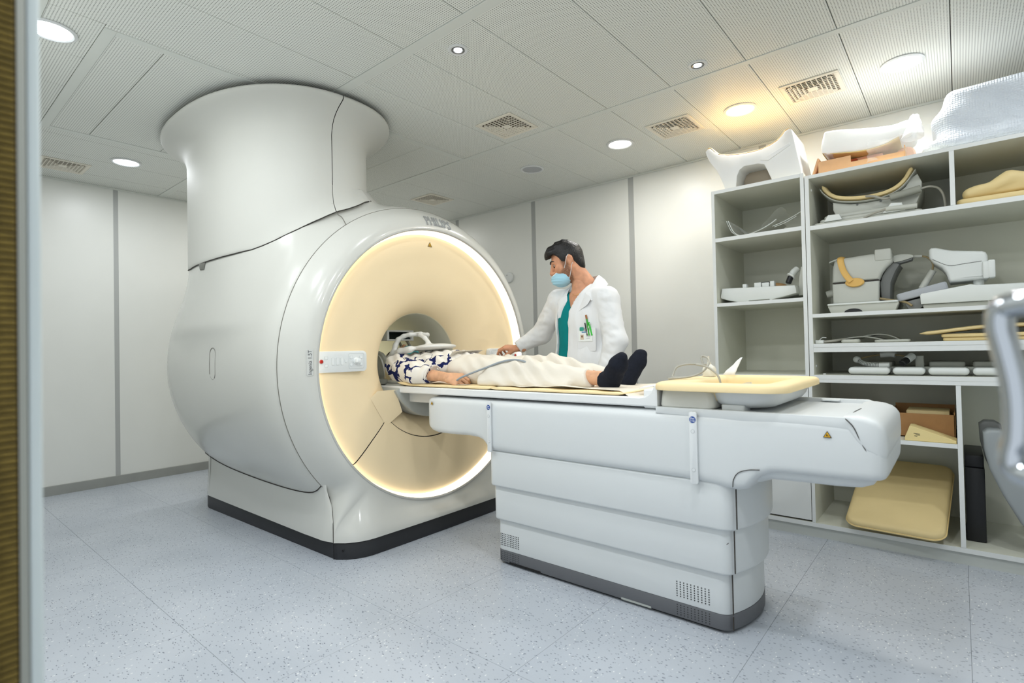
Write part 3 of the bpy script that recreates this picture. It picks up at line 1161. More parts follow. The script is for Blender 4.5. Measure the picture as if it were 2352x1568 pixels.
# small dark sensor below the turret edge
sp = side_pt(-3.60, 1.655)
mk('latch', prism([(-3.668, 1.692), (-3.650, 1.650), (-3.590, 1.648), (-3.565, 1.694)], sp.y - .008, sp.y + .04, .004, 2, axis='y'), mat('latch_grey', (120, 120, 114), rough=.5), SCN)

# --- control panels either side of the bore (mirrored)
def panel(s, nm):
    y0, y1 = 1.482, 1.800
    x = fun_x(.65) + .020
    p = thing_part = None
    def my(y):
        return y if s < 0 else 2 * YA - y
    o = rrect(min(my(y0), my(y1)), max(my(y0), my(y1)), 1.005, 1.121, .024)
    b = mk(nm, prism(o, x - .035, x, .004, 2, axis='x'), M_panel, SCN)
    M_btn = mat('button_outline', (196, 202, 202), rough=.45)
    M_btf = mat('button_face', (232, 236, 236), rough=.4)
    def btn(y, z, w, h, r=.004):
        a, c = my(y - w), my(y + w)
        mk('button', prism(rrect(min(a, c), max(a, c), z - h, z + h, r), x - .001, x + .0012, .0006, 1, axis='x'), M_btn, b)
        mk('button_cap', prism(rrect(min(a, c) + .0014, max(a, c) - .0014, z - h + .0014, z + h - .0014, r), x, x + .0022, .0006, 1, axis='x'), M_btf, b)
    btn(1.544, 1.085, .010, .009); btn(1.544, 1.043, .010, .009)
    for y in (1.585, 1.613, 1.641):
        btn(y, 1.065, .009, .021)
    btn(1.664, 1.065, .007, .009)
    for y, z in ((1.698, 1.085), (1.698, 1.045), (1.762, 1.085), (1.762, 1.045)):
        btn(y, z, .009, .009)
    yr = my(1.514)
    mk('stop_ring', cyl((x - .002, yr, 1.066), (x + .003, yr, 1.066), .013, 20, bev=.001), mat('stop_ring_grey', (205, 205, 205), rough=.4), b)
    mk('stop_button', cyl((x, yr, 1.066), (x + .010, yr, 1.066), .010, 20, bev=.003), mat('stop_red', (176, 32, 22), rough=.35), b)
    a, c = my(1.682), my(1.780)
    yj = my(1.731)
    mk('joystick_base', cyl((x - .001, yj, 1.065), (x + .004, yj, 1.065), .019, 20, bev=.002), M_btf, b)
    mk('joystick', box(x + .003, x + .030, yj - .012, yj + .012, 1.055, 1.078, .004), M_btf, b)
    o2 = rrect(min(a, c), max(a, c), 1.022, 1.108, .01, 4)
    mk('key_field_line', tube([Vector((x + .0004, p[0], p[1])) for p in o2], .0008, 4, 1, closed=True), M_btn, b)
    return b
panel(-1, 'control_panel')
panel(1, 'control_panel')

# --- lettering and stickers on the front
TXT = 'PHILIPS'
M_chrome_txt = mat('letter_silver', (205, 208, 212), rough=.25, metal=.7)
tc0, tc1 = 96.0, 82.0
wl_ = [.052, .062, .030, .048, .030, .052, .050]
tot = sum(wl_)
acc = 0
for ch, w_ in zip(TXT, wl_):
    fr_ = (acc + w_ / 2) / tot
    acc += w_
    th = R(tc0 + (tc1 - tc0) * fr_)
    me = textmesh(ch, .062, .0015)
    p = cover_pt(th, .25)
    n_ = cover_nrm(th, .25)
    me.transform(Matrix.Scale(1.6, 4, (0, 1, 0)))
    for v in me.vertices:
        v.co.x += (0.006 if v.co.y > -9 else 0) * 0
    me.transform(frame_mat(p + n_ * .001, n_, (0, math.cos(th), math.sin(th))))
    # bold: a slightly shifted second copy
    me2 = me.copy()
    me2.transform(Matrix.Translation((0, .004, 0)))
    mk('brand_letter', join(me, me2), M_chrome_txt, SCN, sm=0)
th = R(181.0)
lb = cover_pt(R(180), .17)
n_ = cover_nrm(R(180), .17)
lab = prism(rrect(-.068, .068, -.0165, .0165, .004), 0, .0012, .0004, 1)
lab.transform(frame_mat(lb + Vector((0, 0, .03)) + n_ * .0006, n_, (0, -1, 0)))
pl = mk('name_label', lab, mat('label_pale', (206, 207, 203), rough=.35), SCN)
tx = textmesh('Ingenia 1.5T', .026, .0003)
tx.transform(Matrix.Translation((0, -.002, 0)))
tx.transform(frame_mat(lb + Vector((0, 0, .03)) + n_ * .0020, n_, (0, -1, 0)))
mk('name_text', tx, mat('text_dark', (60, 64, 70), rough=.6), pl, sm=0)

def triangle(p, nrm, up, s, parent):
    M_ = frame_mat(Vector(p) + Vector(nrm) * .0008, nrm, up)
    a = prism([(-s / 2, -s * .42), (s / 2, -s * .42), (0, s * .45)], 0, .0006)
    a.transform(M_)
    o = mk('warning_sticker', a, mat('sticker_black', (40, 34, 14), rough=.5), parent)
    b = prism([(-s * .36, -s * .34), (s * .36, -s * .34), (0, s * .30)], .0005, .0010)
    b.transform(M_)
    mk('sticker_face', b, mat('sticker_yellow', (232, 176, 22), rough=.5), o)
    c = join(box(-s * .15, s * .18, -s * .22, -s * .14, .001, .0014), box(-s * .10, s * .02, -s * .14, s * .04, .001, .0014))
    c.transform(M_)
    mk('sticker_mark', c, mat('sticker_black'), o)
triangle((fun_x(.765) + .001, YA - .02, ZA + .765), (1, 0, 0), (0, 0, 1), .036, SCN)
# small stickers low on the front cover, beside the table foot
for y, z, w, h, c in ((3.02, .175, .012, .010, (230, 178, 30)), (3.055, .185, .020, .008, (150, 150, 146)), (3.06, .155, .018, .008, (226, 196, 60)), (3.005, .140, .024, .006, (150, 148, 140))):
    th = math.atan2(z - ZA, y - YA)
    I, O, _ = cover_ends(th)
    rr_ = math.hypot(y - YA, z - ZA)
    best = min(np.linspace(0, 1, 60), key=lambda t: abs(math.hypot(cover_pt(th, t).y - YA, cover_pt(th, t).z - ZA) - rr_))
    p = cover_pt(th, best)
    n_ = cover_nrm(th, best)
    b_ = box(-w, w, -h, h, 0, .0006)
    b_.transform(frame_mat(p + n_ * .001, n_, (0, 0, 1)))
    mk('small_sticker', b_, mat('st_%d_%d_%d' % c, c, rough=.5), SCN)
# ================================================================== the patient table
M_tab = mat('table_plastic', (213, 217, 218), rough=0.38, spec=0.45, noise=0.01, nscale=3)
M_tray = mat('tray_white', (228, 230, 230), rough=0.4)
M_grey = mat('table_base_grey', (98, 100, 104), rough=0.5)
M_hole = mat('hole_dark', (52, 54, 56), rough=0.9)
M_pad = mat('pad_yellow', (244, 222, 174), rough=0.62, spec=0.3, noise=0.02, nscale=5, bump=0.05, bscale=150)
TAB = thing('patient_table', 'white telescoping patient table with grey base docked to the scanner', 'table', (-1.27, YA, 0))

def foot(hw, x0, x1, bulge, r=.05):
    """outline with a softly bowed right end"""
    p = []
    for a in np.linspace(180, 270, 7):
        p.append((x0 + .03 + .03 * math.cos(R(a)), YA - hw + .03 + .03 * math.sin(R(a))))
    xe = x1 - bulge
    for a in np.linspace(-90, -25, 7):
        p.append((xe - r + r * math.cos(R(a)), YA - hw + r + r * math.sin(R(a))))
    yl = hw - r * (1 - math.sin(R(25)))
    for t in np.linspace(-1, 1, 13)[1:-1]:
        p.append((xe - r * (1 - math.cos(R(25))) + (bulge + .004) * (1 - t * t), YA + t * yl))
    for a in np.linspace(25, 90, 7):
        p.append((xe - r + r * math.cos(R(a)), YA + hw - r + r * math.sin(R(a))))
    for a in np.linspace(90, 180, 7):
        p.append((x0 + .03 + .03 * math.cos(R(a)), YA + hw - .03 + .03 * math.sin(R(a))))
    return p
HW = .234
mk('base_shadow_gap', prism(foot(HW - .02, -1.86, -.675, .03), 0, .016), mat('black_rubber', (22, 22, 23), rough=.8), TAB)
mk('base_plinth', prism(foot(HW, -1.878, -.648, .042), .012, .072, .004, 2), M_grey, TAB)
mk('base_tier', prism(foot(HW - .001, -1.877, -.649, .042), .0725, .245, .003, 2), M_tab, TAB)
mk('middle_tier', prism(foot(HW + .020, -1.886, -.628, .045, .055), .232, .42, .010, 3), M_tab, TAB)
mk('middle_tier', prism(foot(HW + .040, -1.894, -.610, .048, .06), .408, .59, .010, 3), M_tab, TAB)
# vertical joints of the end covers
for hw, x, z0, z1 in ((HW, -.690, .018, .068), (HW - .001, -.690, .076, .233), (HW + .02, -.672, .245, .405), (HW + .04, -.655, .42, .57)):
    mk('end_joint', box(x - .0016, x + .0016, YA - hw + .0155, YA - hw + .022, z0, z1), M_gap, TAB)
# perforations near both ends
def perfs(x0, x1, z0, z1, nx, nz, nm):
    hs = []
    for a in np.linspace(x0, x1, nx):
        for b_ in np.linspace(z0, z1, nz):
            hs.append(cyl((a, YA - HW - .0003, b_), (a, YA - HW + .004, b_), .0027, 6))
    o = mk(nm, join(*hs), M_hole, TAB, sm=0)
    tag(o, kind='stuff')
perfs(-1.855, -1.738, .098, .155, 12, 7, 'vent_holes')
perfs(-.905, -.775, .098, .155, 10, 7, 'vent_holes')
perfs(-1.855, -1.738, .024, .062, 12, 5, 'vent_holes')
perfs(-.905, -.775, .024, .062, 10, 5, 'vent_holes')
mk('foot_notch', box(-1.80, -1.60, YA - HW - .0006, YA - HW + .01, .0115, .020), mat('black_rubber'), TAB)
mk('foot_notch', box(-1.16, -1.02, YA - HW - .0006, YA - HW + .01, .0115, .020), mat('notch_pale', (170, 174, 170), rough=.5), TAB)

# beam: lofted cross-sections along x
def beam_ring(x, hw, zb, zt, n=5.0, belly=0.0, m=48):
    r_ = []
    zc, hh = (zb + zt) / 2, (zt - zb) / 2
    for k in range(m):
        t = 2 * PI * k / m
        c, s = math.cos(t), math.sin(t)
        y = hw * sgn(c) * abs(c) ** (2 / n)
        z = hh * sgn(s) * abs(s) ** (2 / n)
        r_.append((x, YA + y, zc + z))
    return r_
BM = [(-2.372, .240, .700, .800), (-2.368, .262, .680, .835), (-2.355, .274, .662, .847), (-2.33, .280, .648, .851), (-2.29, .283, .640, .852), (-2.2, .285, .640, .853), (-2.05, .286, .645, .853), (-1.97, .287, .642, .853), (-1.925, .288, .628, .853), (-1.90, .289, .604, .853), (-1.885, .290, .588, .853), (-1.87, .291, .580, .853),
      (-1.5, .292, .580, .854), (-1.1, .292, .580, .855), (-.85, .292, .580, .856), (-.74, .292, .574, .857), (-.68, .292, .566, .857), (-.645, .290, .564, .857), (-.615, .289, .572, .857), (-.595, .289, .596, .857), (-.57, .289, .625, .857), (-.53, .289, .645, .857), (-.48, .289, .650, .857), (-.38, .288, .652, .857), (-.30, .287, .654, .855), (-.255, .286, .656, .853), (-.225, .284, .657, .851), (-.205, .280, .660, .848), (-.194, .271, .665, .842), (-.188, .258, .674, .832), (-.1855, .235, .69, .81), (-.185, .20, .72, .78)]
mk('beam', loft([beam_ring(*b, n=9.0) for b in BM]), M_tab, TAB, sm=60)
BL = [(-.62, .20, .57, .70), (-.585, .235, .585, .70), (-.54, .238, .603, .70), (-.45, .238, .606, .70), (-.33, .235, .608, .70), (-.265, .225, .612, .70), (-.235, .20, .622, .70), (-.222, .16, .645, .70)]
mk('beam_belly', loft([beam_ring(*b, n=3.4) for b in BL]), M_tab, TAB, sm=60)
# channel on top of the open end of the beam: rails either side, deck between
mk('beam_deck', rbox(-.94, -.262, YA - .245, YA + .245, .842, .862, .03, .004), M_tab, TAB)
for s in (-1, 1):
    y = YA + s * .272
    pts = [(-.955, .853), (-.30, .853), (-.262, .846), (-.235, .825), (-.245, .800), (-.955, .80)]
    h_ = .020 if s > 0 else .008
    pts = [(-.955, .84), (-.245, .82), (-.225, .838), (-.245, .852 + h_ * .4), (-.29, .858 + h_ * .9), (-.955, .858 + h_)][::1]
    mk('beam_rail', prism(pts, y - .013, y + .013, .004, 2, axis='y'), M_tab, TAB)
mk('rail_grip', rbox(-.455, -.385, YA + .235, YA + .262, .866, .874, .012, .003), M_tab, TAB)
# end cap with a grip recess
cap = []
for x, hw, zb, zt in ((-.300, .280, .84, .870), (-.285, .284, .815, .874), (-.262, .285, .775, .875), (-.235, .283, .742, .872), (-.212, .279, .728, .864), (-.198, .272, .726, .852), (-.189, .260, .730, .838), (-.1855, .238, .75, .81)):
    cap.append(beam_ring(x + .002, hw + .004, zb, zt, 8.0))
mk('end_cap', loft(cap), mat('end_cap_white', (216, 220, 221), rough=.35), TAB, sm=60)
mk('cap_seam', tube([(-.292, YA - .292, .862), (-.270, YA - .290, .835), (-.252, YA - .286, .79), (-.232, YA - .281, .752), (-.205, YA - .262, .735), (-.192, YA - .23, .73)], .0018, 6, 6), M_gap, TAB)
mk('cap_seam', tube([(-.286, YA - .262, .8665), (-.279, YA - .18, .8745), (-.274, YA - .07, .8745)], .0016, 6, 4), M_gap, TAB)
mk('grip_recess', ball((-.244, YA - .268, .810), .03, (.55, .55, 1.0), 16), mat('recess_white', (206, 210, 212), rough=.4), TAB)
mk('arc_joint', tube([(-.655, YA - .291, .585), (-.652, YA - .2915, .612), (-.635, YA - .2915, .640), (-.60, YA - .2905, .655), (-.56, YA - .290, .660)], .0015, 6, 6), M_gap, TAB)
# table top (tray): shallow trough with raised edges, running into the bore
def tray_ring(x, zt=.900, lip=.012, hw=.275, zb=.862):
    s = [(-hw, zb + .006), (-hw + .004, zb), (-.2, zb - .006), (.2, zb - .006), (hw - .004, zb), (hw, zb + .006), (hw, zt - .005), (hw - .005, zt), (hw - .022, zt), (hw - .032, zt - lip), (0, zt - lip - .006), (-hw + .032, zt - lip), (-hw + .022, zt), (-hw + .005, zt), (-hw, zt - .005)]
    return [(x, YA + a, b) for a, b in s]
rg = [tray_ring(-3.75), tray_ring(-2.6), tray_ring(-1.8), tray_ring(-1.06)]
for x, zt in ((-1.03, .900), (-1.005, .904), (-.985, .915), (-.972, .931), (-.965, .948)):
    rg.append(tray_ring(x, zt, .012))
rg.append(tray_ring(-.962, .954, .006)); rg.append(tray_ring(-.955, .952, -.002)); rg.append(tray_ring(-.951, .94, -.002)); 
mk('table_top', loft(rg), M_tray, TAB, sm=30)
mk('top_carriage', rbox(-1.02, -.955, YA - .262, YA + .262, .855, .932, .01, .006), M_tray, TAB)
mk('carriage_foot', rbox(-.70, -.615, YA - .262, YA - .18, .858, .885, .01, .003), M_tab, TAB)
mk('under_rail', rbox(-2.75, -2.35, YA - .20, YA + .20, .800, .858, .02, .006), mat('under_rail_white', (212, 212, 208), rough=.4), TAB)
# strap rails with round labels on the near side (and the same on the far side)
def strap(x, z0, z1, w, s):
    y = YA + s * .292
    o = mk('strap_rail', prism(rrect(x - w, x + w, z0, z1, .008), min(y, y + s * .012), max(y, y + s * .012), .003, 2, axis='y'), mat('strap_rail_white', (222, 225, 226), rough=.4), TAB)
    yy = y + s * .0122
    for z in (z1 - .075, z0 + .055):
        mk('screw_cap', cyl((x, yy - s * .001, z), (x, yy + s * .0008, z), .0075, 16), mat('screw_line', (176, 180, 182), rough=.5), o)
        mk('screw_face', cyl((x, yy, z), (x, yy + s * .0012, z), .0064, 16), mat('strap_rail_white'), o)
    zl = z1 - .030
    d = mk('label_disc', cyl((x, yy, zl), (x, yy + s * .0010, zl), .0125, 24), mat('label_blue', (24, 70, 150), rough=.45), o)
    for k, wrd in enumerate(('Flex', 'Trak')):
        tm = textmesh(wrd, .0105, .0002)
        tm.transform(frame_mat((x, yy + s * .0013, zl + .0042 - .0088 * k), (0, s, 0), (0, 0, 1)))
        mk('label_text', tm, mat('label_white', (240, 244, 248), rough=.5), d, sm=0)
for s in (-1, 1):
    strap(-1.862, .586, .846, .013, s)
    strap(-.795, .578, .856, .0155, s)
triangle((-2.315, YA - .2855, .815), (0, -1, 0), (0, 0, 1), .022, TAB)
triangle((-.345, YA - .2895, .806), (0, -1, 0), (0, 0, 1), .026, TAB)
mk('scuff_mark', tube([(-.695, YA - HW - .0206, .355), (-.688, YA - HW - .0206, .362)], .0012, 5, 2), M_gap, TAB)

# pads on the table top
def pad(x0, x1, z0, z1, hw, nm, label, curl=0.0):
    n = 30
    rg = []
    for x in np.linspace(x0, x1, n):
        e = min(x - x0, x1 - x)
        k = min(1, max(0.25, math.sqrt(max(e, 0) / .012))) if e < .012 else 1
        dz = curl * max(0, (x0 + .16 - x) / .16) ** 2
        zc, hh = (z0 + z1) / 2, (z1 - z0) / 2 * k
        rg.append([(x, YA + hw * c_ - sgn(c_) * 0, zc + hh * s_ + dz) for c_, s_ in [(sgn(math.cos(t)) * abs(math.cos(t)) ** .12, sgn(math.sin(t)) * abs(math.sin(t)) ** .5) for t in np.linspace(0, 2 * PI, 40, endpoint=False)]])
    o = mk(nm, loft(rg), M_pad, None, sm=50)
    return tag(o, label, 'pad')
pad(-2.655, -1.885, .9005, .919, .262, 'table_pad', 'thin yellow table pad under the patient\'s upper body', curl=.012)
pad(-1.878, -1.118, .9005, .917, .262, 'table_pad', 'thin yellow table pad under the patient\'s legs, foot-end piece')

# ------------------------------------------------------------------ foot-end tub with padded yellow rim
TUB = thing('padded_tub', 'white tub with a thick padded yellow rim at the table\'s foot end', 'tub', (-.71, YA, .862))
def rim_pt(u, w, flat=False):
    """closed rounded-rectangle path, u in 0..1"""
    return None
RX0, RX1, RY0, RY1 = -.962, -.462, 1.992, 2.655
outl = [Vector((p[0], p[1], 0)) for p in rrect(RX0, RX1, RY0, RY1, .085, 8)]
inn = [Vector((p[0], p[1], 0)) for p in rrect(RX0 + .13, RX1 - .085, RY0 + .085, RY1 - .085, .05, 8)]
rg = []
prof = [(0.0, .936), (-.006, .938), (-.010, .944), (-.006, .952), (.02, .960), (.12, .966), (.45, .968), (.85, .966), (.97, .958), (1.0, .945), (1.0, .925)]
for t, z_ in prof:
    rg.append([tuple((a.lerp(b, t)).to_2d()) + (z_ + .0,) for a, b in zip(outl, inn)])
n0 = len(outl)
rim = loft(rg + [[tuple(a.lerp(b, .3).to_2d()) + (.936,) for a, b in zip(outl, inn)], rg[0]], cap=False)
mk('padded_rim', rim, M_pad, TAB if False else TUB, sm=60)
mk('inner_lining', loft([[tuple(b.to_2d()) + (.93,) for b in inn], [tuple((b + (Vector((-.68, 2.32, 0)) - b) * .03).to_2d()) + (.90,) for b in inn], [tuple((b + (Vector((-.68, 2.32, 0)) - b) * .06).to_2d()) + (.893,) for b in inn]], cap=True), M_pad, TUB)
tb_ = []
for k, (sx, z_) in enumerate(((.0, .938), (.004, .925), (.010, .905), (.022, .888), (.045, .876), (.085, .869), (.13, .867))):
    tb_.append([(a, b, z_) for a, b in rrect(-.745 + sx * .3, -.492 - sx, 2.04 + sx, 2.61 - sx, .08, 6)])
mk('tub', loft(tb_, cap=False), M_tab, TUB, sm=60)
bx_ = []
for sx, z_ in ((.012, .938), (.008, .92), (.004, .90), (0, .874), (.002, .868), (.010, .8635)):
    bx_.append([(a, b, z_) for a, b in rrect(-.945 + sx * .4, -.722 - sx * 1.2, 2.045 + sx, 2.60 - sx, .03, 6)])
mk('side_box', loft(bx_, cap=False), mat('box_ivory', (212, 212, 204), rough=.4), TUB, sm=50)
# ================================================================== shelving along the back wall
M_shelf = mat('shelf_melamine', (220, 221, 207), rough=0.42, noise=0.01, nscale=4)
M_edge = mat('shelf_edge', (224, 227, 226), rough=0.4)
YS, YK = 3.441, 4.02          # front edge, face of the back panel
def board(x0, x1, z0, z1, nm, par, y0=YS, y1=YK, m=None):
    """board with a paler front edge band"""
    o = mk(nm, box(x0, x1, y0 + .002, y1, z0, z1), m or M_shelf, par, sm=0)
    mk('edge_band', box(x0 + .0003, x1 - .0003, y0, y0 + .0021, z0 + .0003, z1 - .0003), M_edge, o, sm=0)
    return o
def peg(x, y, z, par):
    mk('shelf_peg', cyl((x, y, z), (x, y, z + .006), .008, 12, bev=.001), M_edge, par)

UA = thing('shelf_unit', 'narrow open shelf unit with the white cradle on top', 'shelf', (-.93, 3.74, .906), 'open shelf units')
board(-1.198, -1.178, .9065, 2.095, 'side_panel', UA)
board(-.686, -.666, .9065, 2.095, 'side_panel', UA)
board(-1.178, -.686, 2.073, 2.095, 'top_panel', UA)
board(-1.178, -.686, 1.766, 1.790, 'shelf_board', UA)
board(-1.178, -.686, 1.354, 1.376, 'shelf_board', UA)
board(-1.178, -.686, .9065, .929, 'bottom_panel', UA)
mk('back_panel', box(-1.198, -.666, YK, YK + .012, .9065, 2.095), M_shelf, UA, sm=0)
peg(-1.12, 3.50, .929, UA)

UB = thing('shelf_unit', 'wide open shelf unit crowded with scanner coils and yellow pads', 'shelf', (.25, 3.74, .906), 'open shelf units')
XE = 1.15
board(-.663, -.641, .9065, 2.074, 'side_panel', UB)
board(XE - .02, XE, .9065, 2.074, 'side_panel', UB)
board(-.641, XE - .02, 2.054, 2.074, 'top_panel', UB)
board(-.641, XE - .02, 1.757, 1.782, 'shelf_board', UB)
board(-.018, .002, 1.782, 2.054, 'divider', UB)
board(-.641, XE - .02, 1.256, 1.277, 'shelf_board', UB)
board(-.641, XE - .02, 1.086, 1.107, 'shelf_board', UB)
board(-.641, XE - .02, 1.058, 1.0855, 'drawer_rail', UB)
board(-.641, XE - .02, .9065, .929, 'bottom_panel', UB)
mk('back_panel', box(-.663, XE, YK, YK + .012, .9065, 2.074), M_shelf, UB, sm=0)
peg(-.60, 3.50, .929, UB)
for z in (.978, 2.0):
    mk('shelf_peg', cyl((-.641, 3.50, z), (-.636, 3.50, z), .007, 12, bev=.001), M_edge, UB)

WT = tag(mk('worktop', box(-1.198, XE, YS - .002, YK + .012, .886, .906, .001, 1), M_edge), 'thin white worktop running under both open shelf units', 'worktop')

UC = thing('base_cabinet', 'low open base cabinet under the worktop holding boxes and cushion', 'cabinet', (0, 3.74, 0))
board(-1.198, XE, .062, .086, 'bottom_panel', UC)
mk('kick_board', box(-1.198, XE, YS + .014, YS + .032, 0, .0615), mat('kick_grey', (196, 200, 196), rough=.5), UC, sm=0)
board(-1.198, -1.178, .0865, .8855, 'side_panel', UC)
board(-.672, -.654, .0865, .8855, 'divider', UC)
board(-.021, -.001, .0865, .8855, 'divider', UC)
board(XE - .02, XE, .0865, .8855, 'side_panel', UC)
board(-.654, -.021, .572, .594, 'shelf_board', UC)
mk('back_panel', box(-1.198, XE, YK, YK + .012, .062, .8855), M_shelf, UC, sm=0)
mk('cabinet_door', box(-1.175, -.675, YS, YS + .018, .096, .876, .001, 1), M_edge, UC, sm=0)
mk('door_gap', box(-1.178, -.672, YS + .019, YS + .022, .0865, .8855), M_gap, UC, sm=0)

# door leaf standing half open at the right, only the chrome grip on its free edge reaches into view
HG, FE = Vector((.800, .160, 0)), Vector((.068, .678, 0))
du = (FE - HG).normalized()
dn = Vector((du.y, -du.x, 0))
if dn.y < 0:
    dn = -dn
lf = box(0, (FE - HG).length, 0, .05, .008, 2.10, .004, 2)
lf.transform(Matrix(((du.x, dn.x, 0, HG.x), (du.y, dn.y, 0, HG.y), (0, 0, 1, 0), (0, 0, 0, 1))))
dl = tag(mk('door_2', lf, M_white), kind='structure')
M_chrome = mat('chrome', (176, 181, 186), rough=.07, metal=1.0)
hp_ = []
for x, z in ((.090, 1.142), (.060, 1.143), (.043, 1.142), (.031, 1.137), (.0285, 1.122), (.0325, 1.097), (.0365, 1.072), (.038, 1.048), (.037, 1.022), (.034, 1.006), (.035, .994), (.045, .988), (.062, .987), (.090, .987)):
    rho = x / .66
    s_ = (FE.x - rho * FE.y) / (rho * du.y - du.x)
    p = FE + du * s_
    hp_.append(Vector((p.x, p.y, 1.11 + (z - 1.11) * p.y / .66)))
mk('door_handle', tube(hp_, [.0122, .0122, .0122, .0121, .0119, .0116, .0114, .0112, .0112, .0113, .0114, .0116, .0116, .0116], 24, 8), M_chrome, dl, sm=80)
# ================================================================== things on the shelves
M_coil = mat('coil_grey', (190, 192, 184), rough=.45, noise=.02, nscale=6)
M_coilw = mat('coil_white', (218, 222, 220), rough=.4)
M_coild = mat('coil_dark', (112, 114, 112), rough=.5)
M_blackp = mat('black_plastic', (26, 27, 30), rough=.45)
M_padd = mat('pad_ochre', (228, 206, 152), rough=.6, noise=.03, nscale=6)
M_orange = mat('strap_orange', (222, 178, 100), rough=.6)
M_card = mat('cardboard', (168, 126, 82), rough=.85, noise=.05, nscale=20)
M_cardp = mat('cardboard_pale', (214, 170, 128), rough=.85, noise=.04, nscale=20)
M_cable = mat('cable_grey', (164, 162, 152), rough=.5)
M_cabley = mat('cable_tan', (150, 134, 98), rough=.5)
def film_mat(nm, rgb, a, rough=.2):
    m = mat(nm, rgb, rough=rough, alpha=a)
    return m
M_film = film_mat('clear_film', (236, 240, 240), .20, .12)
M_filmw = film_mat('white_film', (240, 243, 244), .62, .3)
rnd = random.Random(5)

def xz(pts, y0, y1, bev=.01, seg=3):
    """solid from an (x,z) outline given counter-clockwise as seen from the front (-y)"""
    a = sum(p[0] * q[1] - q[0] * p[1] for p, q in zip(pts, pts[1:] + pts[:1]))
    if a < 0:
        pts = pts[::-1]
    me = prism(pts, y0, y1, bev, seg, axis='y')
    bm = bmesh.new(); bm.from_mesh(me)
    ng = [f for f in bm.faces if len(f.verts) > 4]
    bmesh.ops.triangulate(bm, faces=ng)
    bmesh.ops.recalc_face_normals(bm, faces=bm.faces)
    return frombm(bm)
def smo(pts, n=4):
    return [(p.x, p.z) for p in spline([Vector((a, 0, b)) for a, b in pts], n, closed=True)]
def ribbon(path, th, y0, y1, bulge=0.0, n=6):
    """padded strip following an (x,z) path, th thick (towards +normal), y0..y1 wide, rounded edges"""
    P = spline([Vector((a, 0, b)) for a, b in path], n)
    rg = []
    N = len(P)
    for i, p in enumerate(P):
        t = (P[min(i + 1, N - 1)] - P[max(i - 1, 0)]).normalized()
        nn = Vector((-t.z, 0, t.x))
        if nn.z < 0 and abs(t.x) > .3:
            nn = -nn
        e = min(1.0, (min(i, N - 1 - i) + .6) / 3.0)
        ring = []
        for k in range(20):
            a = 2 * PI * k / 20
            c, s = math.cos(a), math.sin(a)
            yy = (y0 + y1) / 2 + (y1 - y0) / 2 * sgn(c) * abs(c) ** .25
            q = p + nn * (th / 2 + th / 2 * sgn(s) * abs(s) ** .55 * e)
            ring.append((q.x, yy, q.z))
        rg.append(ring)
    return loft(rg)

# --- white saddle-shaped cradle on the narrow unit
CR = thing('coil_cradle', 'white saddle-shaped plastic cradle standing on the narrow shelf unit', 'cradle', (-.95, 3.62, 2.095))
topc = [(-1.238, 2.372), (-1.225, 2.386), (-1.205, 2.386), (-1.185, 2.362), (-1.155, 2.334), (-1.10, 2.316), (-1.03, 2.304), (-.96, 2.299), (-.90, 2.301), (-.85, 2.312), (-.81, 2.330), (-.785, 2.352), (-.765, 2.376), (-.745, 2.384), (-.728, 2.376)]
shell = topc + [(-.715, 2.31), (-.700, 2.22), (-.685, 2.14), (-.680, 2.0955), (-.842, 2.0955), (-.868, 2.165), (-.885, 2.205), (-.92, 2.218), (-1.0, 2.222), (-1.028, 2.205), (-1.045, 2.17), (-1.052, 2.0955), (-1.118, 2.0955), (-1.135, 2.15), (-1.165, 2.225), (-1.215, 2.305), (-1.232, 2.345)]
mk('cradle_shell', xz(shell, 3.475, 3.80, .006, 2), mat('cradle_white', (226, 227, 226), rough=.35), CR, sm=35)
mk('inner_brace', box(-1.045, -.85, 3.62, 3.64, 2.096, 2.215), mat('cradle_beige', (176, 164, 146), rough=.6), CR, sm=0)
mk('saddle_pad', ribbon([(a, b + .0015) for a, b in topc[1:-1]], .005, 3.478, 3.797), mat('pad_warm', (250, 214, 150), rough=.6), CR)
mk('front_rib', xz([(-.905, 2.235), (-.74, 2.30), (-.735, 2.285), (-.86, 2.222)], 3.471, 3.478, .002, 1), mat('cradle_white'), CR)

# --- cardboard tray, wrapped pad, films and bubble wrap on the wide unit
CT = thing('cardboard_tray', 'open pale cardboard tray lying on top of the wide shelf unit', 'box', (-.42, 3.68, 2.074))
mk('tray_base', box(-.63, -.20, 3.50, 3.92, 2.0745, 2.079), M_cardp, CT, sm=0)
mk('tray_wall', box(-.60, -.44, 3.497, 3.502, 2.0745, 2.155), M_cardp, CT, sm=0)
mk('tray_wall', box(-.44, -.20, 3.497, 3.502, 2.0745, 2.118), M_cardp, CT, sm=0)
mk('tray_wall', box(-.20, -.195, 3.50, 3.92, 2.0745, 2.15), M_cardp, CT, sm=0)
mk('tray_wall', box(-.63, -.20, 3.915, 3.92, 2.0745, 2.16), M_cardp, CT, sm=0)
fw = box(-.004, .004, 3.50, 3.92, 0, .105)
fw.transform(Matrix.Translation((-.632, 0, 2.077)) @ Matrix.Rotation(R(18), 4, 'Y'))
mk('tray_wall', fw, M_cardp, CT, sm=0)
mk('brick_red_liner', box(-.575, -.42, 3.60, 3.90, 2.0795, 2.165, .01), mat('liner_red', (176, 84, 48), rough=.8), CT)

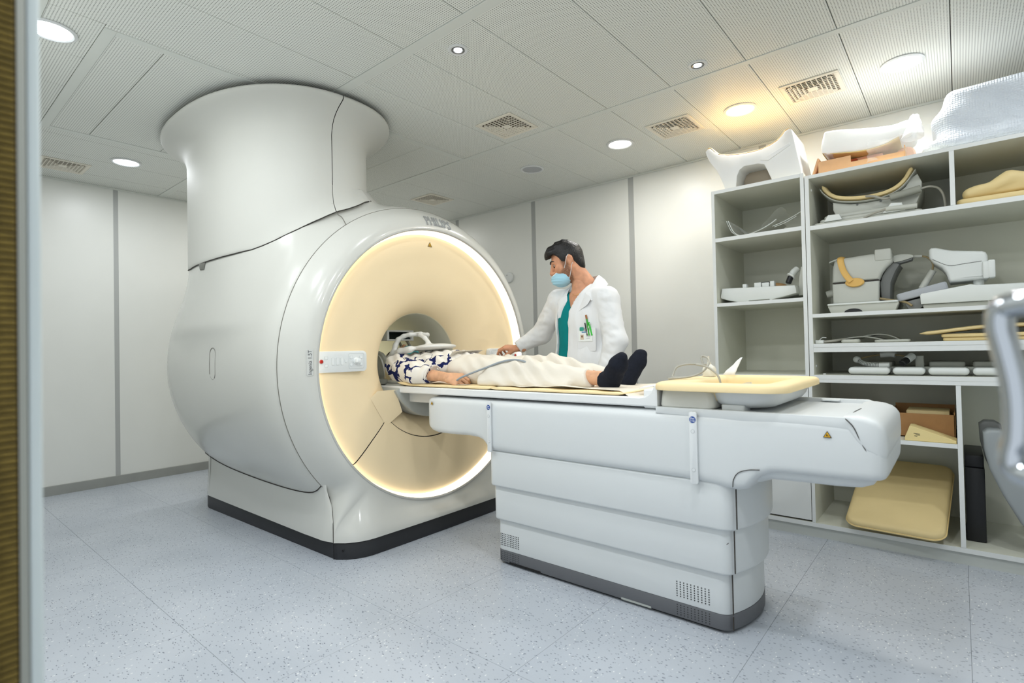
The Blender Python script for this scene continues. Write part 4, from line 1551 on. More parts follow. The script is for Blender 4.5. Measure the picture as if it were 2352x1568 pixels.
WP = thing('wrapped_pad', 'thick foam pad in white plastic wrap, leaning on the cardboard tray', 'pad', (-.37, 3.70, 2.12))
lo_ = [(-.585, 2.212), (-.48, 2.190), (-.38, 2.178), (-.29, 2.186), (-.22, 2.212), (-.165, 2.235)]
up_ = [(-.160, 2.285), (-.20, 2.290), (-.25, 2.283), (-.37, 2.300), (-.47, 2.322), (-.552, 2.334), (-.575, 2.318)]
mk('foam_pad', xz(smo(lo_ + up_, 3), 3.53, 3.86, .012, 3), mat('wrap_white', (240, 242, 242), rough=.25, bump=.25, bscale=22), WP)
mk('foam_edge', ribbon([(a, b - .006) for a, b in lo_[:-1]], .010, 3.532, 3.85), mat('foam_cream', (226, 208, 150), rough=.7), WP)
mk('support_roll', cyl((-.20, 3.60, 2.125), (-.20, 3.85, 2.125), .045, 20, bev=.008), mat('roll_peach', (236, 190, 160), rough=.7), CT)
mk('support_block', box(-.52, -.30, 3.62, 3.84, 2.080, 2.172, .01), mat('roll_peach'), CT)
def crumple(fn, nu, nv, amp, seed):
    r_ = random.Random(seed)
    nz = {}
    def f(i, j):
        p = Vector(fn(i / (nu - 1), j / (nv - 1)))
        return p + Vector((r_.uniform(-amp, amp), r_.uniform(-amp, amp), r_.uniform(-amp, amp)))
    V, F = grid(f, nu, nv)
    return mesh(V, F)
mk('loose_film', crumple(lambda u, v: (-.36 + .34 * u, 3.50 + .02 * math.sin(5 * u) - .015 * v, 2.205 + .045 * u * u * (1 - v) - (.115 - .02 * math.sin(6 * u)) * v - .0), 16, 8, .007, 3), M_film, WP, sm=180)
mk('film_tuft', crumple(lambda u, v: (-.165 + .05 * math.cos(6.28 * u) * (1 - .6 * v) + .01 * v, 3.56 + .08 * math.sin(6.28 * u) * (1 - .6 * v), 2.20 + .11 * v), 14, 7, .006, 9), M_filmw, WP, sm=180)

def bubble_mat():
    m = mat('bubble_wrap', (226, 234, 244), rough=.22, spec=.6)
    n = NT(m)
    tc = n.n('ShaderNodeTexCoord')
    v = n.n('ShaderNodeTexVoronoi')
    v.inputs['Scale'].default_value = 95
    v.inputs['Randomness'].default_value = .25
    n.l(tc.outputs['Object'], v.inputs['Vector'])
    bp_ = n.n('ShaderNodeBump')
    bp_.inputs['Strength'].default_value = .9
    bp_.inputs['Distance'].default_value = .006
    bp_.invert = True
    n.l(v.outputs['Distance'], bp_.inputs['Height'])
    n.l(bp_.outputs[0], n.b.inputs['Normal'])
    n.b.inputs['Alpha'].default_value = .82
    return m
s = SDF((-.20, 3.42, 2.03), (.75, 4.02, 2.46), .012)
s.boxr((.33, 3.72, 2.235), (.36, .23, .155), .05, (0, R(-1), 0), 0)
s.boxr((.02, 3.70, 2.19), (.085, .20, .112), .05, (0, R(-24), 0), .06)
s.cone((-.10, 3.54, 2.10), (-.02, 3.80, 2.11), .028, .03, .05)
s.cone((-.06, 3.50, 2.105), (.5, 3.50, 2.11), .03, .03, .05)
s.func(lambda P: 2.076 - P[..., 2], sub=False) if False else None
me = s.mesh()
for v in me.vertices:
    c = v.co
    k = math.sin(c.x * 31 + c.z * 17) * math.sin(c.y * 27 + 2) * .005 + math.sin(c.x * 13 + c.z * 41) * .004
    c.y += k
    c.z = max(2.0755, c.z + k * .7)
BW = tag(mk('bubble_wrapped_parcel', me, bubble_mat(), sm=180), 'large parcel in bluish bubble wrap on top of the wide shelf unit', 'parcel')

# --- narrow unit: acrylic sheet in a clear bag
AC = thing('bagged_headrest', 'clear plastic bag holding a curved sheet with white edges', 'bag', (-.95, 3.62, 1.79))
pth = [(-1.120, 1.905), (-1.105, 1.865), (-1.085, 1.825), (-1.05, 1.800), (-1.0, 1.800), (-.93, 1.818), (-.87, 1.845), (-.835, 1.868)]
pth2 = [(a, b) for a, b in pth]
mk('curved_sheet', ribbon(pth2, .004, 3.52, 3.78), film_mat('acrylic', (225, 226, 218), .55, .15), AC)
mk('sheet_edge', tube([(a, 3.519, b + .002) for a, b in pth2], .0028, 6, 5), M_coilw, AC)
mk('sheet_edge', tube([(a - .012, 3.524, b + .004) for a, b in pth2[:4]], .0022, 6, 5), M_coilw, AC)
mk('bag_film', crumple(lambda u, v: (-1.155 + .36 * u, 3.50 + .26 * v, 1.795 + .105 * abs(2 * u - .95) ** 1.5 * (1 - .3 * v) + .02 + .02 * math.sin(9 * u)), 18, 8, .007, 21), M_film, AC, sm=180)
mk('cord', tube([(-.86, 3.53, 1.832), (-.80, 3.53, 1.85), (-.74, 3.54, 1.878), (-.695, 3.55, 1.905)], .0022, 6, 6), M_coilw, AC)
mk('cord', tube([(-.85, 3.53, 1.826), (-.79, 3.53, 1.842), (-.73, 3.54, 1.872)], .0020, 6, 6), M_coilw, AC)

# --- narrow unit: boat-shaped base coil
BC = thing('base_coil', 'white boat-shaped base coil with small blocks and a black plug', 'coil', (-.95, 3.62, 1.376))
mk('coil_base', xz([(-1.164, 1.474), (-.742, 1.458), (-.734, 1.440), (-.732, 1.410), (-.80, 1.394), (-.845, 1.386), (-.878, 1.3765), (-.885, 1.384), (-1.0, 1.384), (-1.005, 1.3765), (-1.06, 1.3765), (-1.12, 1.392), (-1.172, 1.410), (-1.176, 1.420)], 3.50, 3.78, .008, 2), M_coilw, BC)
for a, w, h in ((-1.036, .012, .024), (-.958, .020, .026), (-.874, .012, .028), (-.912, .020, .022)):
    mk('coil_block', box(a - w, a + w, 3.535, 3.575, 1.455, 1.470 + h, .003), M_coilw, BC)
mk('coil_pad', ball((-.90, 3.66, 1.468), .05, (1.7, 1, .6)), mat('coil_tan', (178, 140, 96), rough=.6), BC)
mk('coil_clip', box(-.985, -.905, 3.60, 3.63, 1.494, 1.504, .003), M_blackp, BC)
mk('plug_body', tube([(-.745, 3.60, 1.565), (-.762, 3.585, 1.545), (-.775, 3.575, 1.520)], [.018, .020, .018], 14, 4), M_coilw, BC)
mk('plug_collar', cyl((-.772, 3.576, 1.524), (-.778, 3.572, 1.516), .026, 18, bev=.002), M_coilw, BC)
mk('plug_tip', cyl((-.776, 3.574, 1.519), (-.790, 3.564, 1.477), .0165, 14, bev=.003), M_blackp, BC)
mk('plug_holder', xz([(-.738, 1.40), (-.715, 1.40), (-.700, 1.44), (-.706, 1.57), (-.722, 1.575), (-.735, 1.50)], 3.58, 3.66, .006, 2), M_coil, BC)

# --- wide unit, top left: padded curved coil with cable, flat coil below
PC = thing('curved_coil', 'curved grey coil with thick yellow padding and a grey cable', 'coil', (-.38, 3.70, 1.842))
arc = [(-.606, 2.022), (-.588, 1.990), (-.560, 1.958), (-.520, 1.934), (-.46, 1.918), (-.39, 1.910), (-.32, 1.912), (-.265, 1.924), (-.222, 1.947), (-.19, 1.980), (-.168, 2.018), (-.160, 2.032)]
mk('yellow_pad', ribbon(arc, .028, 3.556, 3.90), M_padd, PC)
arcd = [(a, b - .013) if -.58 < a < -.18 else (a - (.006 if a < -.4 else -.008), b - .008) for a, b in arc]
mk('coil_shell', ribbon(arcd, .010, 3.553, 3.905), M_coil, PC)
mk('coil_body', xz([(-.545, 1.925), (-.46, 1.902), (-.39, 1.895), (-.32, 1.898), (-.25, 1.912), (-.205, 1.945), (-.178, 1.99), (-.150, 2.005), (-.132, 1.96), (-.135, 1.905), (-.16, 1.8425), (-.53, 1.8425), (-.545, 1.88)], 3.575, 3.88, .008, 2), M_coil, PC)
for a, b in ((-.425, 1.890), (-.315, 1.890)):
    mk('coil_screw', cyl((a, 3.578, b), (a, 3.572, b), .006, 8), M_coild, PC)
mk('ferrite_sleeve', cyl((-.270, 3.535, 1.890), (-.135, 3.535, 1.912), .020, 18, bev=.003), mat('sleeve_grey', (150, 152, 142), rough=.55), PC)
mk('cable', tube([(-.405, 3.60, 1.912), (-.385, 3.565, 1.925), (-.345, 3.545, 1.915), (-.30, 3.536, 1.892), (-.268, 3.535, 1.890)], .0065, 10, 6), M_cable, PC)
mk('cable', tube([(-.136, 3.535, 1.912), (-.10, 3.545, 1.918), (-.065, 3.56, 1.905), (-.045, 3.57, 1.865), (-.037, 3.58, 1.79)], .0055, 10, 6), M_cable, PC)
FC = thing('flat_coil', 'flat stepped grey coil lying under the padded curved coil', 'coil', (-.38, 3.62, 1.782))
mk('coil_plate', rbox(-.632, -.13, 3.475, 3.80, 1.7825, 1.798, .03, .005), M_coil, FC)
mk('coil_plate', rbox(-.605, -.165, 3.50, 3.83, 1.798, 1.820, .03, .008), M_coil, FC)
mk('coil_plate', rbox(-.585, -.205, 3.52, 3.84, 1.820, 1.8418, .03, .008), M_coil, FC)
mk('coil_bracket', xz([(-.575, 1.7985), (-.485, 1.7985), (-.498, 1.832), (-.555, 1.834)], 3.468, 3.50, .003, 1), M_coilw, FC)
mk('coil_bracket', xz([(-.30, 1.7985), (-.20, 1.7985), (-.215, 1.842), (-.262, 1.848)], 3.468, 3.50, .003, 1), M_coilw, FC)
mk('cable_sleeve', cyl((-.285, 3.468, 1.818), (-.150, 3.468, 1.812), .013, 14, bev=.002), M_coil, FC)
mk('cable', tube([(-.385, 3.475, 1.790), (-.34, 3.468, 1.806), (-.285, 3.468, 1.818)], .006, 10, 5), M_cable, FC)

# --- wide unit, top right: folded yellow covers over a round pad
CP = tag(mk('flat_pad', rbox(.006, .52, 3.48, 3.86, 1.7825, 1.815, .03, .012), M_padd), 'flat yellow pad lowest in the top right compartment', 'pad')
s = SDF((0, 3.44, 1.79), (.62, 3.95, 1.96), .008)
s.boxr((.30, 3.68, 1.846), (.27, .17, .020), .018, (0, R(-2), 0), 0)
s.boxr((.33, 3.66, 1.868), (.20, .14, .022), .018, (0, R(3), R(8)), .02)
s.cone((.055, 3.51, 1.842), (.20, 3.52, 1.888), .016, .024, .03)
s.cone((.20, 3.52, 1.888), (.50, 3.54, 1.880), .024, .022, .03)
me = s.mesh()
for v in me.vertices:
    c = v.co
    c.z += .006 * math.sin(c.x * 44 + c.y * 30) * max(0, min(1, (c.z - 1.825) / .03))
FB = tag(mk('folded_cover', me, M_padd, sm=180), 'crumpled yellow cover folded on the flat pad, top right', 'cover')
RP = thing('round_pad', 'dark-edged round yellow pad standing behind the crumpled cover', 'pad', (.20, 3.92, 1.782))
mk('pad_disc', cyl((.17, 3.90, 1.862), (.17, 3.93, 1.862), .0795, 40, bev=.01), M_padd, RP)
mk('pad_rim', lathe([(.060, -.004), (.068, -.006), (.070, .0), (.060, .0)], 40), M_coild, RP, loc=(.17, 3.902, 1.862), rot=(R(90), 0, 0))

# --- wide unit, middle: knee coil with orange strap
KC = thing('knee_coil', 'grey tunnel-shaped knee coil with an ochre strap on its side', 'coil', (-.42, 3.70, 1.277))
mk('coil_top', xz([(-.562, 1.4565), (-.558, 1.54), (-.548, 1.583), (-.525, 1.594), (-.40, 1.603), (-.30, 1.606), (-.274, 1.606), (-.272, 1.548), (-.300, 1.520), (-.320, 1.492), (-.334, 1.4565)], 3.58, 3.86, .018, 3), M_coil, KC)
mk('top_block', box(-.352, -.276, 3.575, 3.70, 1.560, 1.625, .008), M_coil, KC)
mk('coil_lower', xz([(-.562, 1.452), (-.334, 1.452), (-.338, 1.335), (-.560, 1.335)], 3.58, 3.86, .012, 3), M_coil, KC)
mk('joint_line', box(-.558, -.336, 3.583, 3.86, 1.4515, 1.457), M_gap, KC, sm=0)
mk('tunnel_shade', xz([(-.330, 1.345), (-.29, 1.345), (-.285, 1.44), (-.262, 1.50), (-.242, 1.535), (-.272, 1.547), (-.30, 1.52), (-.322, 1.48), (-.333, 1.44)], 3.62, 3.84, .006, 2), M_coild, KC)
mk('left_lip', xz([(-.578, 1.578), (-.575, 1.586), (-.53, 1.602), (-.53, 1.590)], 3.60, 3.84, .002, 1), M_coil, KC)
st = mk('strap', tube([(-.512, 3.62, 1.604), (-.515, 3.578, 1.590), (-.510, 3.566, 1.555), (-.498, 3.564, 1.515), (-.478, 3.563, 1.478), (-.462, 3.562, 1.458)], .017, 12, 6, flat=.42, up=(0, -1, 0)), M_orange, KC)
dsc = cyl((0, 0, 0), (0, 0, .016), .042, 28, bev=.006)
dsc.transform(Matrix.Translation((-.448, 3.580, 1.450)) @ Matrix.Rotation(R(90), 4, 'X') @ Matrix.Diagonal((1.1, .62, 1, 1)))
mk('strap_button', dsc, M_orange, KC)
bt = thing_ = mk('coil_tray', xz([(-.578, 1.334), (-.250, 1.334), (-.246, 1.318), (-.262, 1.279), (-.565, 1.279), (-.580, 1.318)], 3.54, 3.88, .005, 2), M_coil, KC)
mk('tray_lip', rbox(-.582, -.248, 3.532, 3.88, 1.324, 1.3348, .01, .003), M_coilw, KC)
hl = cyl((0, 0, 0), (0, 0, .004), .042, 28)
hl.transform(Matrix.Translation((-.455, 3.541, 1.2795)) @ Matrix.Rotation(R(90), 4, 'X') @ Matrix.Diagonal((1.05, .52, 1, 1)))
bm = bmesh.new(); bm.from_mesh(hl)
for v in bm.verts:
    v.co.z = max(v.co.z, 1.2795)
mk('tray_opening', frombm(bm), M_blackp, KC)
mk('side_grip', tube([(-.560, 3.66, 1.405), (-.585, 3.66, 1.402), (-.602, 3.66, 1.398)], [.018, .022, .020], 14, 4), M_coil, KC)
mk('cable_arm', xz(smo([(-.270, 1.588), (-.215, 1.590), (-.185, 1.582), (-.180, 1.570), (-.20, 1.562), (-.268, 1.548)], 2), 3.63, 3.72, .006, 2), M_coil, KC)
mk('arm_under', xz([(-.268, 1.548), (-.20, 1.5625), (-.185, 1.568), (-.19, 1.555), (-.262, 1.538)], 3.64, 3.71, .002, 1), M_coild, KC)
mk('cable_boot', cyl((-.182, 3.675, 1.577), (-.145, 3.675, 1.574), .008, 12, bev=.001), M_coil, KC)
mk('cable', tube([(-.146, 3.675, 1.574), (-.118, 3.675, 1.560), (-.100, 3.675, 1.527), (-.104, 3.675, 1.487)], .005, 10, 6), M_cabley, KC)
mk('ferrite_sleeve', cyl((-.100, 3.675, 1.492), (-.152, 3.675, 1.395), .0165, 16, bev=.003), M_coil, KC)
mk('cable', tube([(-.335, 3.60, 1.352), (-.28, 3.59, 1.338), (-.22, 3.57, 1.322), (-.19, 3.56, 1.300)], .006, 8, 6), M_cabley, KC)

# --- wide unit, middle: wrist coil on base and grey slab
WC = thing('wrist_coil', 'white open-ended wrist coil raised on a flat base plate', 'coil', (.06, 3.68, 1.277))
mk('coil_shell', xz([(-.114, 1.592), (-.104, 1.602), (-.085, 1.602), (-.055, 1.590), (-.02, 1.578), (.098, 1.560), (.112, 1.552), (.119, 1.535), (.121, 1.424), (.112, 1.418), (-.030, 1.4135), (-.036, 1.425), (-.045, 1.462), (-.062, 1.492), (-.098, 1.524), (-.113, 1.550)], 3.59, 3.82, .016, 3), M_coilw, WC)
mk('shell_joint', tube([(-.100, 3.5895, 1.540), (-.034, 3.5885, 1.500), (.02, 3.5885, 1.502), (.095, 3.5885, 1.508)], .0012, 5, 4), M_coild, WC)
mk('end_block', box(.098, .122, 3.575, 3.64, 1.418, 1.505, .007), M_coilw, WC)
mk('end_block', box(.118, .146, 3.575, 3.64, 1.420, 1.510, .007), M_coilw, WC)
mk('post', cyl((.082, 3.65, 1.352), (.082, 3.65, 1.418), .022, 18, bev=.002), M_coilw, WC)
mk('base_plate', xz([(-.155, 1.352), (-.148, 1.360), (.05, 1.392), (.07, 1.386), (.40, 1.372), (.40, 1.305), (-.152, 1.305)], 3.55, 3.84, .004, 2), M_coilw, WC)
mk('base_foot', xz([(-.148, 1.304), (.40, 1.304), (.40, 1.278), (-.140, 1.278)], 3.57, 3.84, .003, 1), M_coil, WC)
mk('base_lid', xz([(.11, 1.3760), (.12, 1.388), (.30, 1.384), (.30, 1.3700)], 3.60, 3.82, .003, 1), M_coilw, WC)
SG = thing('coil_slab', 'grey slab-shaped coil half leaning on the wrist coil base', 'coil', (-.14, 3.70, 1.277))
sl = rbox(-.12, .10, -.10, .10, -.021, .021, .02, .008)
sl.transform(Matrix.Translation((-.138, 3.66, 1.374)) @ Matrix.Rotation(R(-14), 4, 'Y'))
mk('slab_top', sl, mat('slab_grey', (168, 172, 178), rough=.45), SG)
mk('slab_foot', xz([(-.225, 1.322), (-.10, 1.352), (-.09, 1.335), (-.165, 1.278), (-.205, 1.278)], 3.57, 3.75, .004, 2), M_coild, SG)

# --- wide unit: flexible flat coils, yellow pads
FX = thing('flexible_coil', 'flexible flat grey coil with cables in the shallow compartment', 'coil', (-.45, 3.62, 1.107))
mk('coil_sheet', ribbon([(-.56, 1.112), (-.50, 1.128), (-.42, 1.136), (-.36, 1.126), (-.31, 1.110)], .010, 3.58, 3.84), M_coil, FX)
mk('coil_sheet', ribbon([(-.46, 1.126), (-.40, 1.143), (-.34, 1.148), (-.29, 1.136), (-.25, 1.112)], .009, 3.62, 3.82), M_coil, FX)
mk('cable_box', rbox(-.638, -.596, 3.475, 3.53, 1.1075, 1.127, .004, .002), M_coilw, FX)
mk('coil_end', rbox(-.515, -.425, 3.50, 3.57, 1.1075, 1.128, .02, .008), M_coil, FX)
mk('cable', tube([(-.598, 3.50, 1.117), (-.55, 3.52, 1.122), (-.50, 3.56, 1.130)], .007, 8, 5), M_cable, FX)
mk('cable', tube([(-.62, 3.50, 1.127), (-.605, 3.50, 1.141), (-.585, 3.50, 1.140)], .002, 6, 4), M_coilw, FX)
mk('paddle', rbox(-.36, -.20, 3.52, 3.60, 1.1075, 1.122, .02, .006), M_coil, FX)
for k, (x0, x1, y0, y1, z0, z1, lb_) in enumerate(((-.066, .42, 3.52, 3.86, 1.1075, 1.1255, 'lowest of three thin yellow pads in the shallow compartment'), (-.072, .42, 3.51, 3.86, 1.126, 1.144, 'middle one of three thin yellow pads in the shallow compartment'))):
    tag(mk('thin_pad', rbox(x0, x1, y0, y1, z0, z1, .015, .006), M_padd), lb_, 'pad', 'thin yellow pads')
tag(mk('thin_pad', ribbon([(-.158, 1.1385), (-.08, 1.1455), (.0, 1.156), (.10, 1.166), (.22, 1.170), (.42, 1.168)], .020, 3.49, 3.84), M_padd), 'topmost longer yellow pad sticking out past the two beneath it', 'pad', 'thin yellow pads')

# --- wide unit, lowest: array coil with four pads, plugs
AR = thing('array_coil', 'pale array coil with four rounded pads along its front', 'coil', (-.16, 3.68, .929))
for k, (x0, x1) in enumerate(((-.480, -.290), (-.278, -.140), (-.128, .034), (.046, .215))):
    s = SDF((x0 - .02, 3.45, .92), (x1 + .02, 3.66, .985), .004)
    s.boxr(((x0 + x1) / 2, 3.555, .954), ((x1 - x0) / 2, .085, .0185), .017, (0, 0, 0), 0)
    mk('coil_pad', s.mesh(), M_coilw, AR, sm=180)
    mk('pad_sole', rbox(x0 + .008, x1 - .008, 3.485, 3.62, .9295, .937, .02, .002), M_coild, AR)
mk('coil_back', rbox(-.44, .46, 3.60, 3.86, .9295, .972, .02, .008), M_coil, AR)
for a, b in ((-.42, -.29), (-.13, .02), (.05, .20)):
    mk('back_pad', rbox(a, b, 3.64, 3.82, .970, .998, .015, .008), M_coil, AR)
mk('upright_tab', box(-.188, -.150, 3.615, 3.66, .965, 1.032, .006), M_coil, AR)
mk('plug_knob', ball((-.452, 3.60, 1.012), .020, (1, 1, .95)), M_coilw, AR)
hose = [Vector((-.440, 3.585, 1.004)), Vector((-.41, 3.565, .990)), Vector((-.375, 3.55, .984)), Vector((-.345, 3.548, .982))]
mk('hose', tube(hose, .009, 10, 6), M_coild, AR)
hp = spline(hose, 5)
for i in range(1, len(hp) - 1):
    t = (hp[i + 1] - hp[i - 1]).normalized()
    mk('hose_ring', cyl(hp[i] - t * .0018, hp[i] + t * .0018, .0115, 12, bev=.001), M_coilw, AR)
mk('hose_end', cyl((-.345, 3.548, .982), (-.295, 3.545, .984), .013, 14, bev=.003), M_coilw, AR)
mk('wire', tube([(-.435, 3.61, 1.018), (-.38, 3.63, 1.032), (-.33, 3.64, 1.037), (-.27, 3.63, 1.035), (-.235, 3.60, 1.030)], .0045, 8, 5), M_cabley, AR)
mk('wire_sleeve', tube([(-.345, 3.64, 1.036), (-.30, 3.64, 1.040), (-.275, 3.635, 1.036)], .0155, 14, 4), M_coilw, AR)
mk('plug_body', cyl((-.196, 3.60, 1.032), (-.222, 3.565, 1.008), .020, 16, bev=.004), M_coilw, AR)
mk('plug_tip', cyl((-.218, 3.570, 1.012), (-.240, 3.540, .990), .018, 16, bev=.003), M_blackp, AR)

# --- base cabinet: cartons, wedge, cushion, black case, grey coil shell
BX1 = thing('cardboard_box', 'open brown cardboard box with foam inside, on the cabinet shelf', 'box', (-.165, 3.72, .594))
for a in ((-.298, -.030, 3.585, 3.590, .5945, .722), (-.298, -.030, 3.850, 3.855, .5945, .752), (-.300, -.295, 3.585, 3.855, .5945, .735), (-.033, -.028, 3.585, 3.855, .5945, .735), (-.298, -.030, 3.585, 3.855, .5945, .599)):
    mk('box_side', box(*a), M_card, BX1, sm=0)
mk('foam_insert', box(-.235, -.05, 3.63, 3.82, .60, .735, .006), M_padd, BX1)
BX2 = tag(mk('flat_carton', box(-.64, -.385, 3.80, 4.0, .5945, .742, .002, 1), M_card), 'closed brown carton deep in the cabinet behind the table end', 'box')
WD = thing('foam_wedge', 'pale yellow foam wedge with black print in front of the box', 'wedge', (-.13, 3.51, .594))
mk('wedge', xz([(-.232, .5945), (-.024, .5945), (-.024, .607), (-.198, .668), (-.212, .668), (-.232, .612)], 3.45, 3.575, .002, 1), mat('foam_pale', (232, 212, 152), rough=.8, bump=.1, bscale=300), WD)
for k, (w_, dx) in enumerate(((.026, 0), (.018, .004), (.012, -.004))):
    tm = box(-w_ / 2, w_ / 2, -.0012, .0012, 0, .0004)
    tm.transform(frame_mat((-.182 + dx, 3.4497, .632 - .006 * k), (0, -1, 0), (.1, 0, 1)))
    mk('print_line', tm, M_blackp, WD, sm=0)
s = SDF((-.56, 3.34, .06), (0, 4.02, .50), .012)
ca = R(33)
CU = thing('seat_cushion', 'thick square yellow cushion lying tilted in the base cabinet', 'cushion', (-.29, 3.62, .087))
cs_ = rbox(-.215, .215, -.30, .30, -.026, .026, .06, .022, 8)
cs_.transform(Matrix.Translation((-.275, 3.66, .252)) @ Matrix.Rotation(R(-4), 4, 'Z') @ Matrix.Rotation(R(26), 4, 'X'))
mk('cushion_body', cs_, M_padd, CU, sm=60)
o2 = [Vector((p[0], p[1], 0)) for p in rrect(-.216, .216, -.301, .301, .06, 8)]
pp = tube([p + Vector((0, 0, -.004)) for p in o2], .0035, 6, 1, closed=True)
pp.transform(Matrix.Translation((-.275, 3.66, .252)) @ Matrix.Rotation(R(-4), 4, 'Z') @ Matrix.Rotation(R(26), 4, 'X'))
mk('piping', pp, mat('piping_pale', (232, 206, 146), rough=.6), CU)
BK = thing('black_case', 'tall black case standing in the right base compartment', 'case', (.03, 3.68, .087))
mk('case_body', box(.003, .080, 3.58, 3.95, .0867, .46, .006), M_blackp, BK)
mk('case_lid', box(.003, .078, 3.59, 3.94, .4605, .522, .006), M_blackp, BK)
# grey curved shell leaning in the right compartment
GS = thing('grey_coil_shell', 'long curved grey plastic coil shell leaning in the right base compartment', 'coil', (.22, 3.62, .087))
sh = [(.075, .655), (.095, .672), (.135, .672), (.160, .655), (.165, .60), (.150, .545), (.175, .50), (.235, .465), (.268, .42), (.275, .36), (.262, .30), (.300, .24), (.37, .16), (.42, .0875), (.33, .0875), (.27, .14), (.20, .235), (.14, .36), (.095, .48), (.078, .57)]
mk('shell', xz(sh, 3.475, 3.60, .016, 3), mat('shell_grey', (150, 156, 158), rough=.4), GS)
mk('shell_back', xz([(a - .012, b + .028) if b > .3 else (a - .006, max(.0875, b)) for a, b in sh], 3.60, 3.68, .012, 3), M_coild, GS)
mk('shell_knob', ball((.165, 3.47, .54), .018), mat('shell_grey'), GS)
# ================================================================== people
def skin_mat(nm, rgb, beard=False):
    m = mat(nm, rgb, rough=.5, spec=.35, sss=.12)
    n = NT(m)
    tc = n.n('ShaderNodeTexCoord')
    nz = n.n('ShaderNodeTexNoise')
    nz.inputs['Scale'].default_value = 28
    n.l(tc.outputs['Object'], nz.inputs[0])
    a, b = tuple(v * .90 for v in lin(rgb)), tuple(min(1, v * 1.08) for v in lin(rgb))
    c = n.ramp(nz.outputs[0], [(.35, a), (.65, b)])
    if beard:
        sp = n.n('ShaderNodeSeparateXYZ')       # object axes: x forward, y left, z up
        n.l(tc.outputs['Object'], sp.inputs[0])
        st = n.n('ShaderNodeTexNoise')
        st.inputs['Scale'].default_value = 420
        n.l(tc.outputs['Object'], st.inputs[0])
        def band(v, lo, hi):
            d = n.n('ShaderNodeMapRange')
            d.interpolation_type = 'SMOOTHSTEP'
            d.inputs[1].default_value = lo
            d.inputs[2].default_value = hi
            n.l(v, d.inputs[0])
            return d.outputs[0]
        # jaw and chin: below a line rising towards the ear; not below the jaw edge
        low = band(n.math('ADD', sp.outputs[2], n.math('MULTIPLY', sp.outputs[0], .75)), .012, -.018)
        fr = band(sp.outputs[0], -.010, .010)
        nk = band(n.math('SUBTRACT', sp.outputs[2], n.math('MULTIPLY', sp.outputs[0], -.55)), -.142, -.115)
        # sideburns
        sb1 = band(sp.outputs[0], .006, .016)
        sb2 = band(sp.outputs[0], .050, .030)
        sb3 = band(sp.outputs[2], -.06, -.03)
        sb = n.math('MULTIPLY', n.math('MULTIPLY', sb1, sb2), sb3)
        f = n.math('MAXIMUM', n.math('MULTIPLY', n.math('MULTIPLY', low, fr), nk), sb)
        f = n.math('MULTIPLY', f, n.math('MULTIPLY', band(st.outputs[0], .25, .6), .85))
        c = n.mix(f, c, lin((62, 42, 32)))
    n.l(c, n.b.inputs['Base Color'])
    return m
M_skin = skin_mat('skin_doctor', (206, 150, 118), True)
M_skinp = skin_mat('skin_patient', (214, 164, 128))
M_coat = mat('coat_cotton', (226, 228, 230), rough=.75, spec=.2, bump=.12, bscale=38)
M_scrub = mat('scrub_teal', (0, 128, 132), rough=.8, spec=.2, bump=.15, bscale=45, noise=.06, nscale=10)
M_hair = mat('hair_black', (20, 18, 19), rough=.42, spec=.5, bump=.6, bscale=130)
M_mask = mat('mask_blue', (166, 212, 232), rough=.75, spec=.2)
M_maskw = mat('mask_white', (232, 240, 244), rough=.7)
M_trou = mat('trouser_cream', (226, 219, 206), rough=.85, spec=.15, bump=.18, bscale=30, noise=.02, nscale=6)
M_sock = mat('sock_navy', (32, 35, 44), rough=.9, spec=.15, noise=.12, nscale=90)

def local(m3, o):
    """4x4 from columns (x,y,z axes) and origin"""
    return Matrix(((m3[0][0], m3[1][0], m3[2][0], o[0]), (m3[0][1], m3[1][1], m3[2][1], o[1]), (m3[0][2], m3[1][2], m3[2][2], o[2]), (0, 0, 0, 1)))
def axes(fwd, up=(0, 0, 1)):
    f = Vector(fwd).normalized()
    l = Vector(up).cross(f).normalized()
    u = f.cross(l)
    return f, l, u

def head_sdf(h=.0042, neck=True):
    """x forward, y left, z up; origin at the head's middle"""
    s = SDF((-.14, -.12, -.24), (.155, .12, .155), h)
    s.ell((-.018, 0, .030), (.102, .079, .098), k=0)
    s.ell((.030, 0, -.035), (.064, .062, .088), k=.03)
    s.ell((.058, 0, -.098), (.030, .032, .024), k=.03)
    for q in (-1, 1):
        s.cone((-.012, q * .056, -.055), (.050, q * .020, -.106), .018, .018, .03)
        s.ell((.062, q * .038, -.028), (.026, .024, .026), k=.02)
    s.cone((.076, -.036, .026), (.076, .036, .026), .016, .016, .015)
    for q in (-1, 1):
        s.ell((.099, q * .033, .004), (.018, .017, .0125), k=.008, sub=True)
    s.cone((.090, 0, .018), (.116, 0, -.028), .008, .0125, .012)
    s.ell((.113, 0, -.034), (.017, .0135, .012), k=.008)
    for q in (-1, 1):
        s.ell((.100, q * .013, -.036), (.012, .008, .008), k=.006)
    s.cone((.086, -.016, -.068), (.086, .016, -.068), .0085, .0085, .008)
    s.cone((.082, -.014, -.080), (.082, .014, -.080), .009, .009, .008)
    for q in (-1, 1):       # ears
        s.ell((-.016, q * .080, -.004), (.024, .010, .034), rot=(0, R(-14), q * R(-22)), k=.006)
        s.ell((-.014, q * .092, .000), (.012, .007, .020), rot=(0, R(-14), q * R(-22)), k=.003, sub=True)
    if neck:
        s.cone((-.026, 0, -.06), (-.062, 0, -.22), .060, .066, .03)
    return s

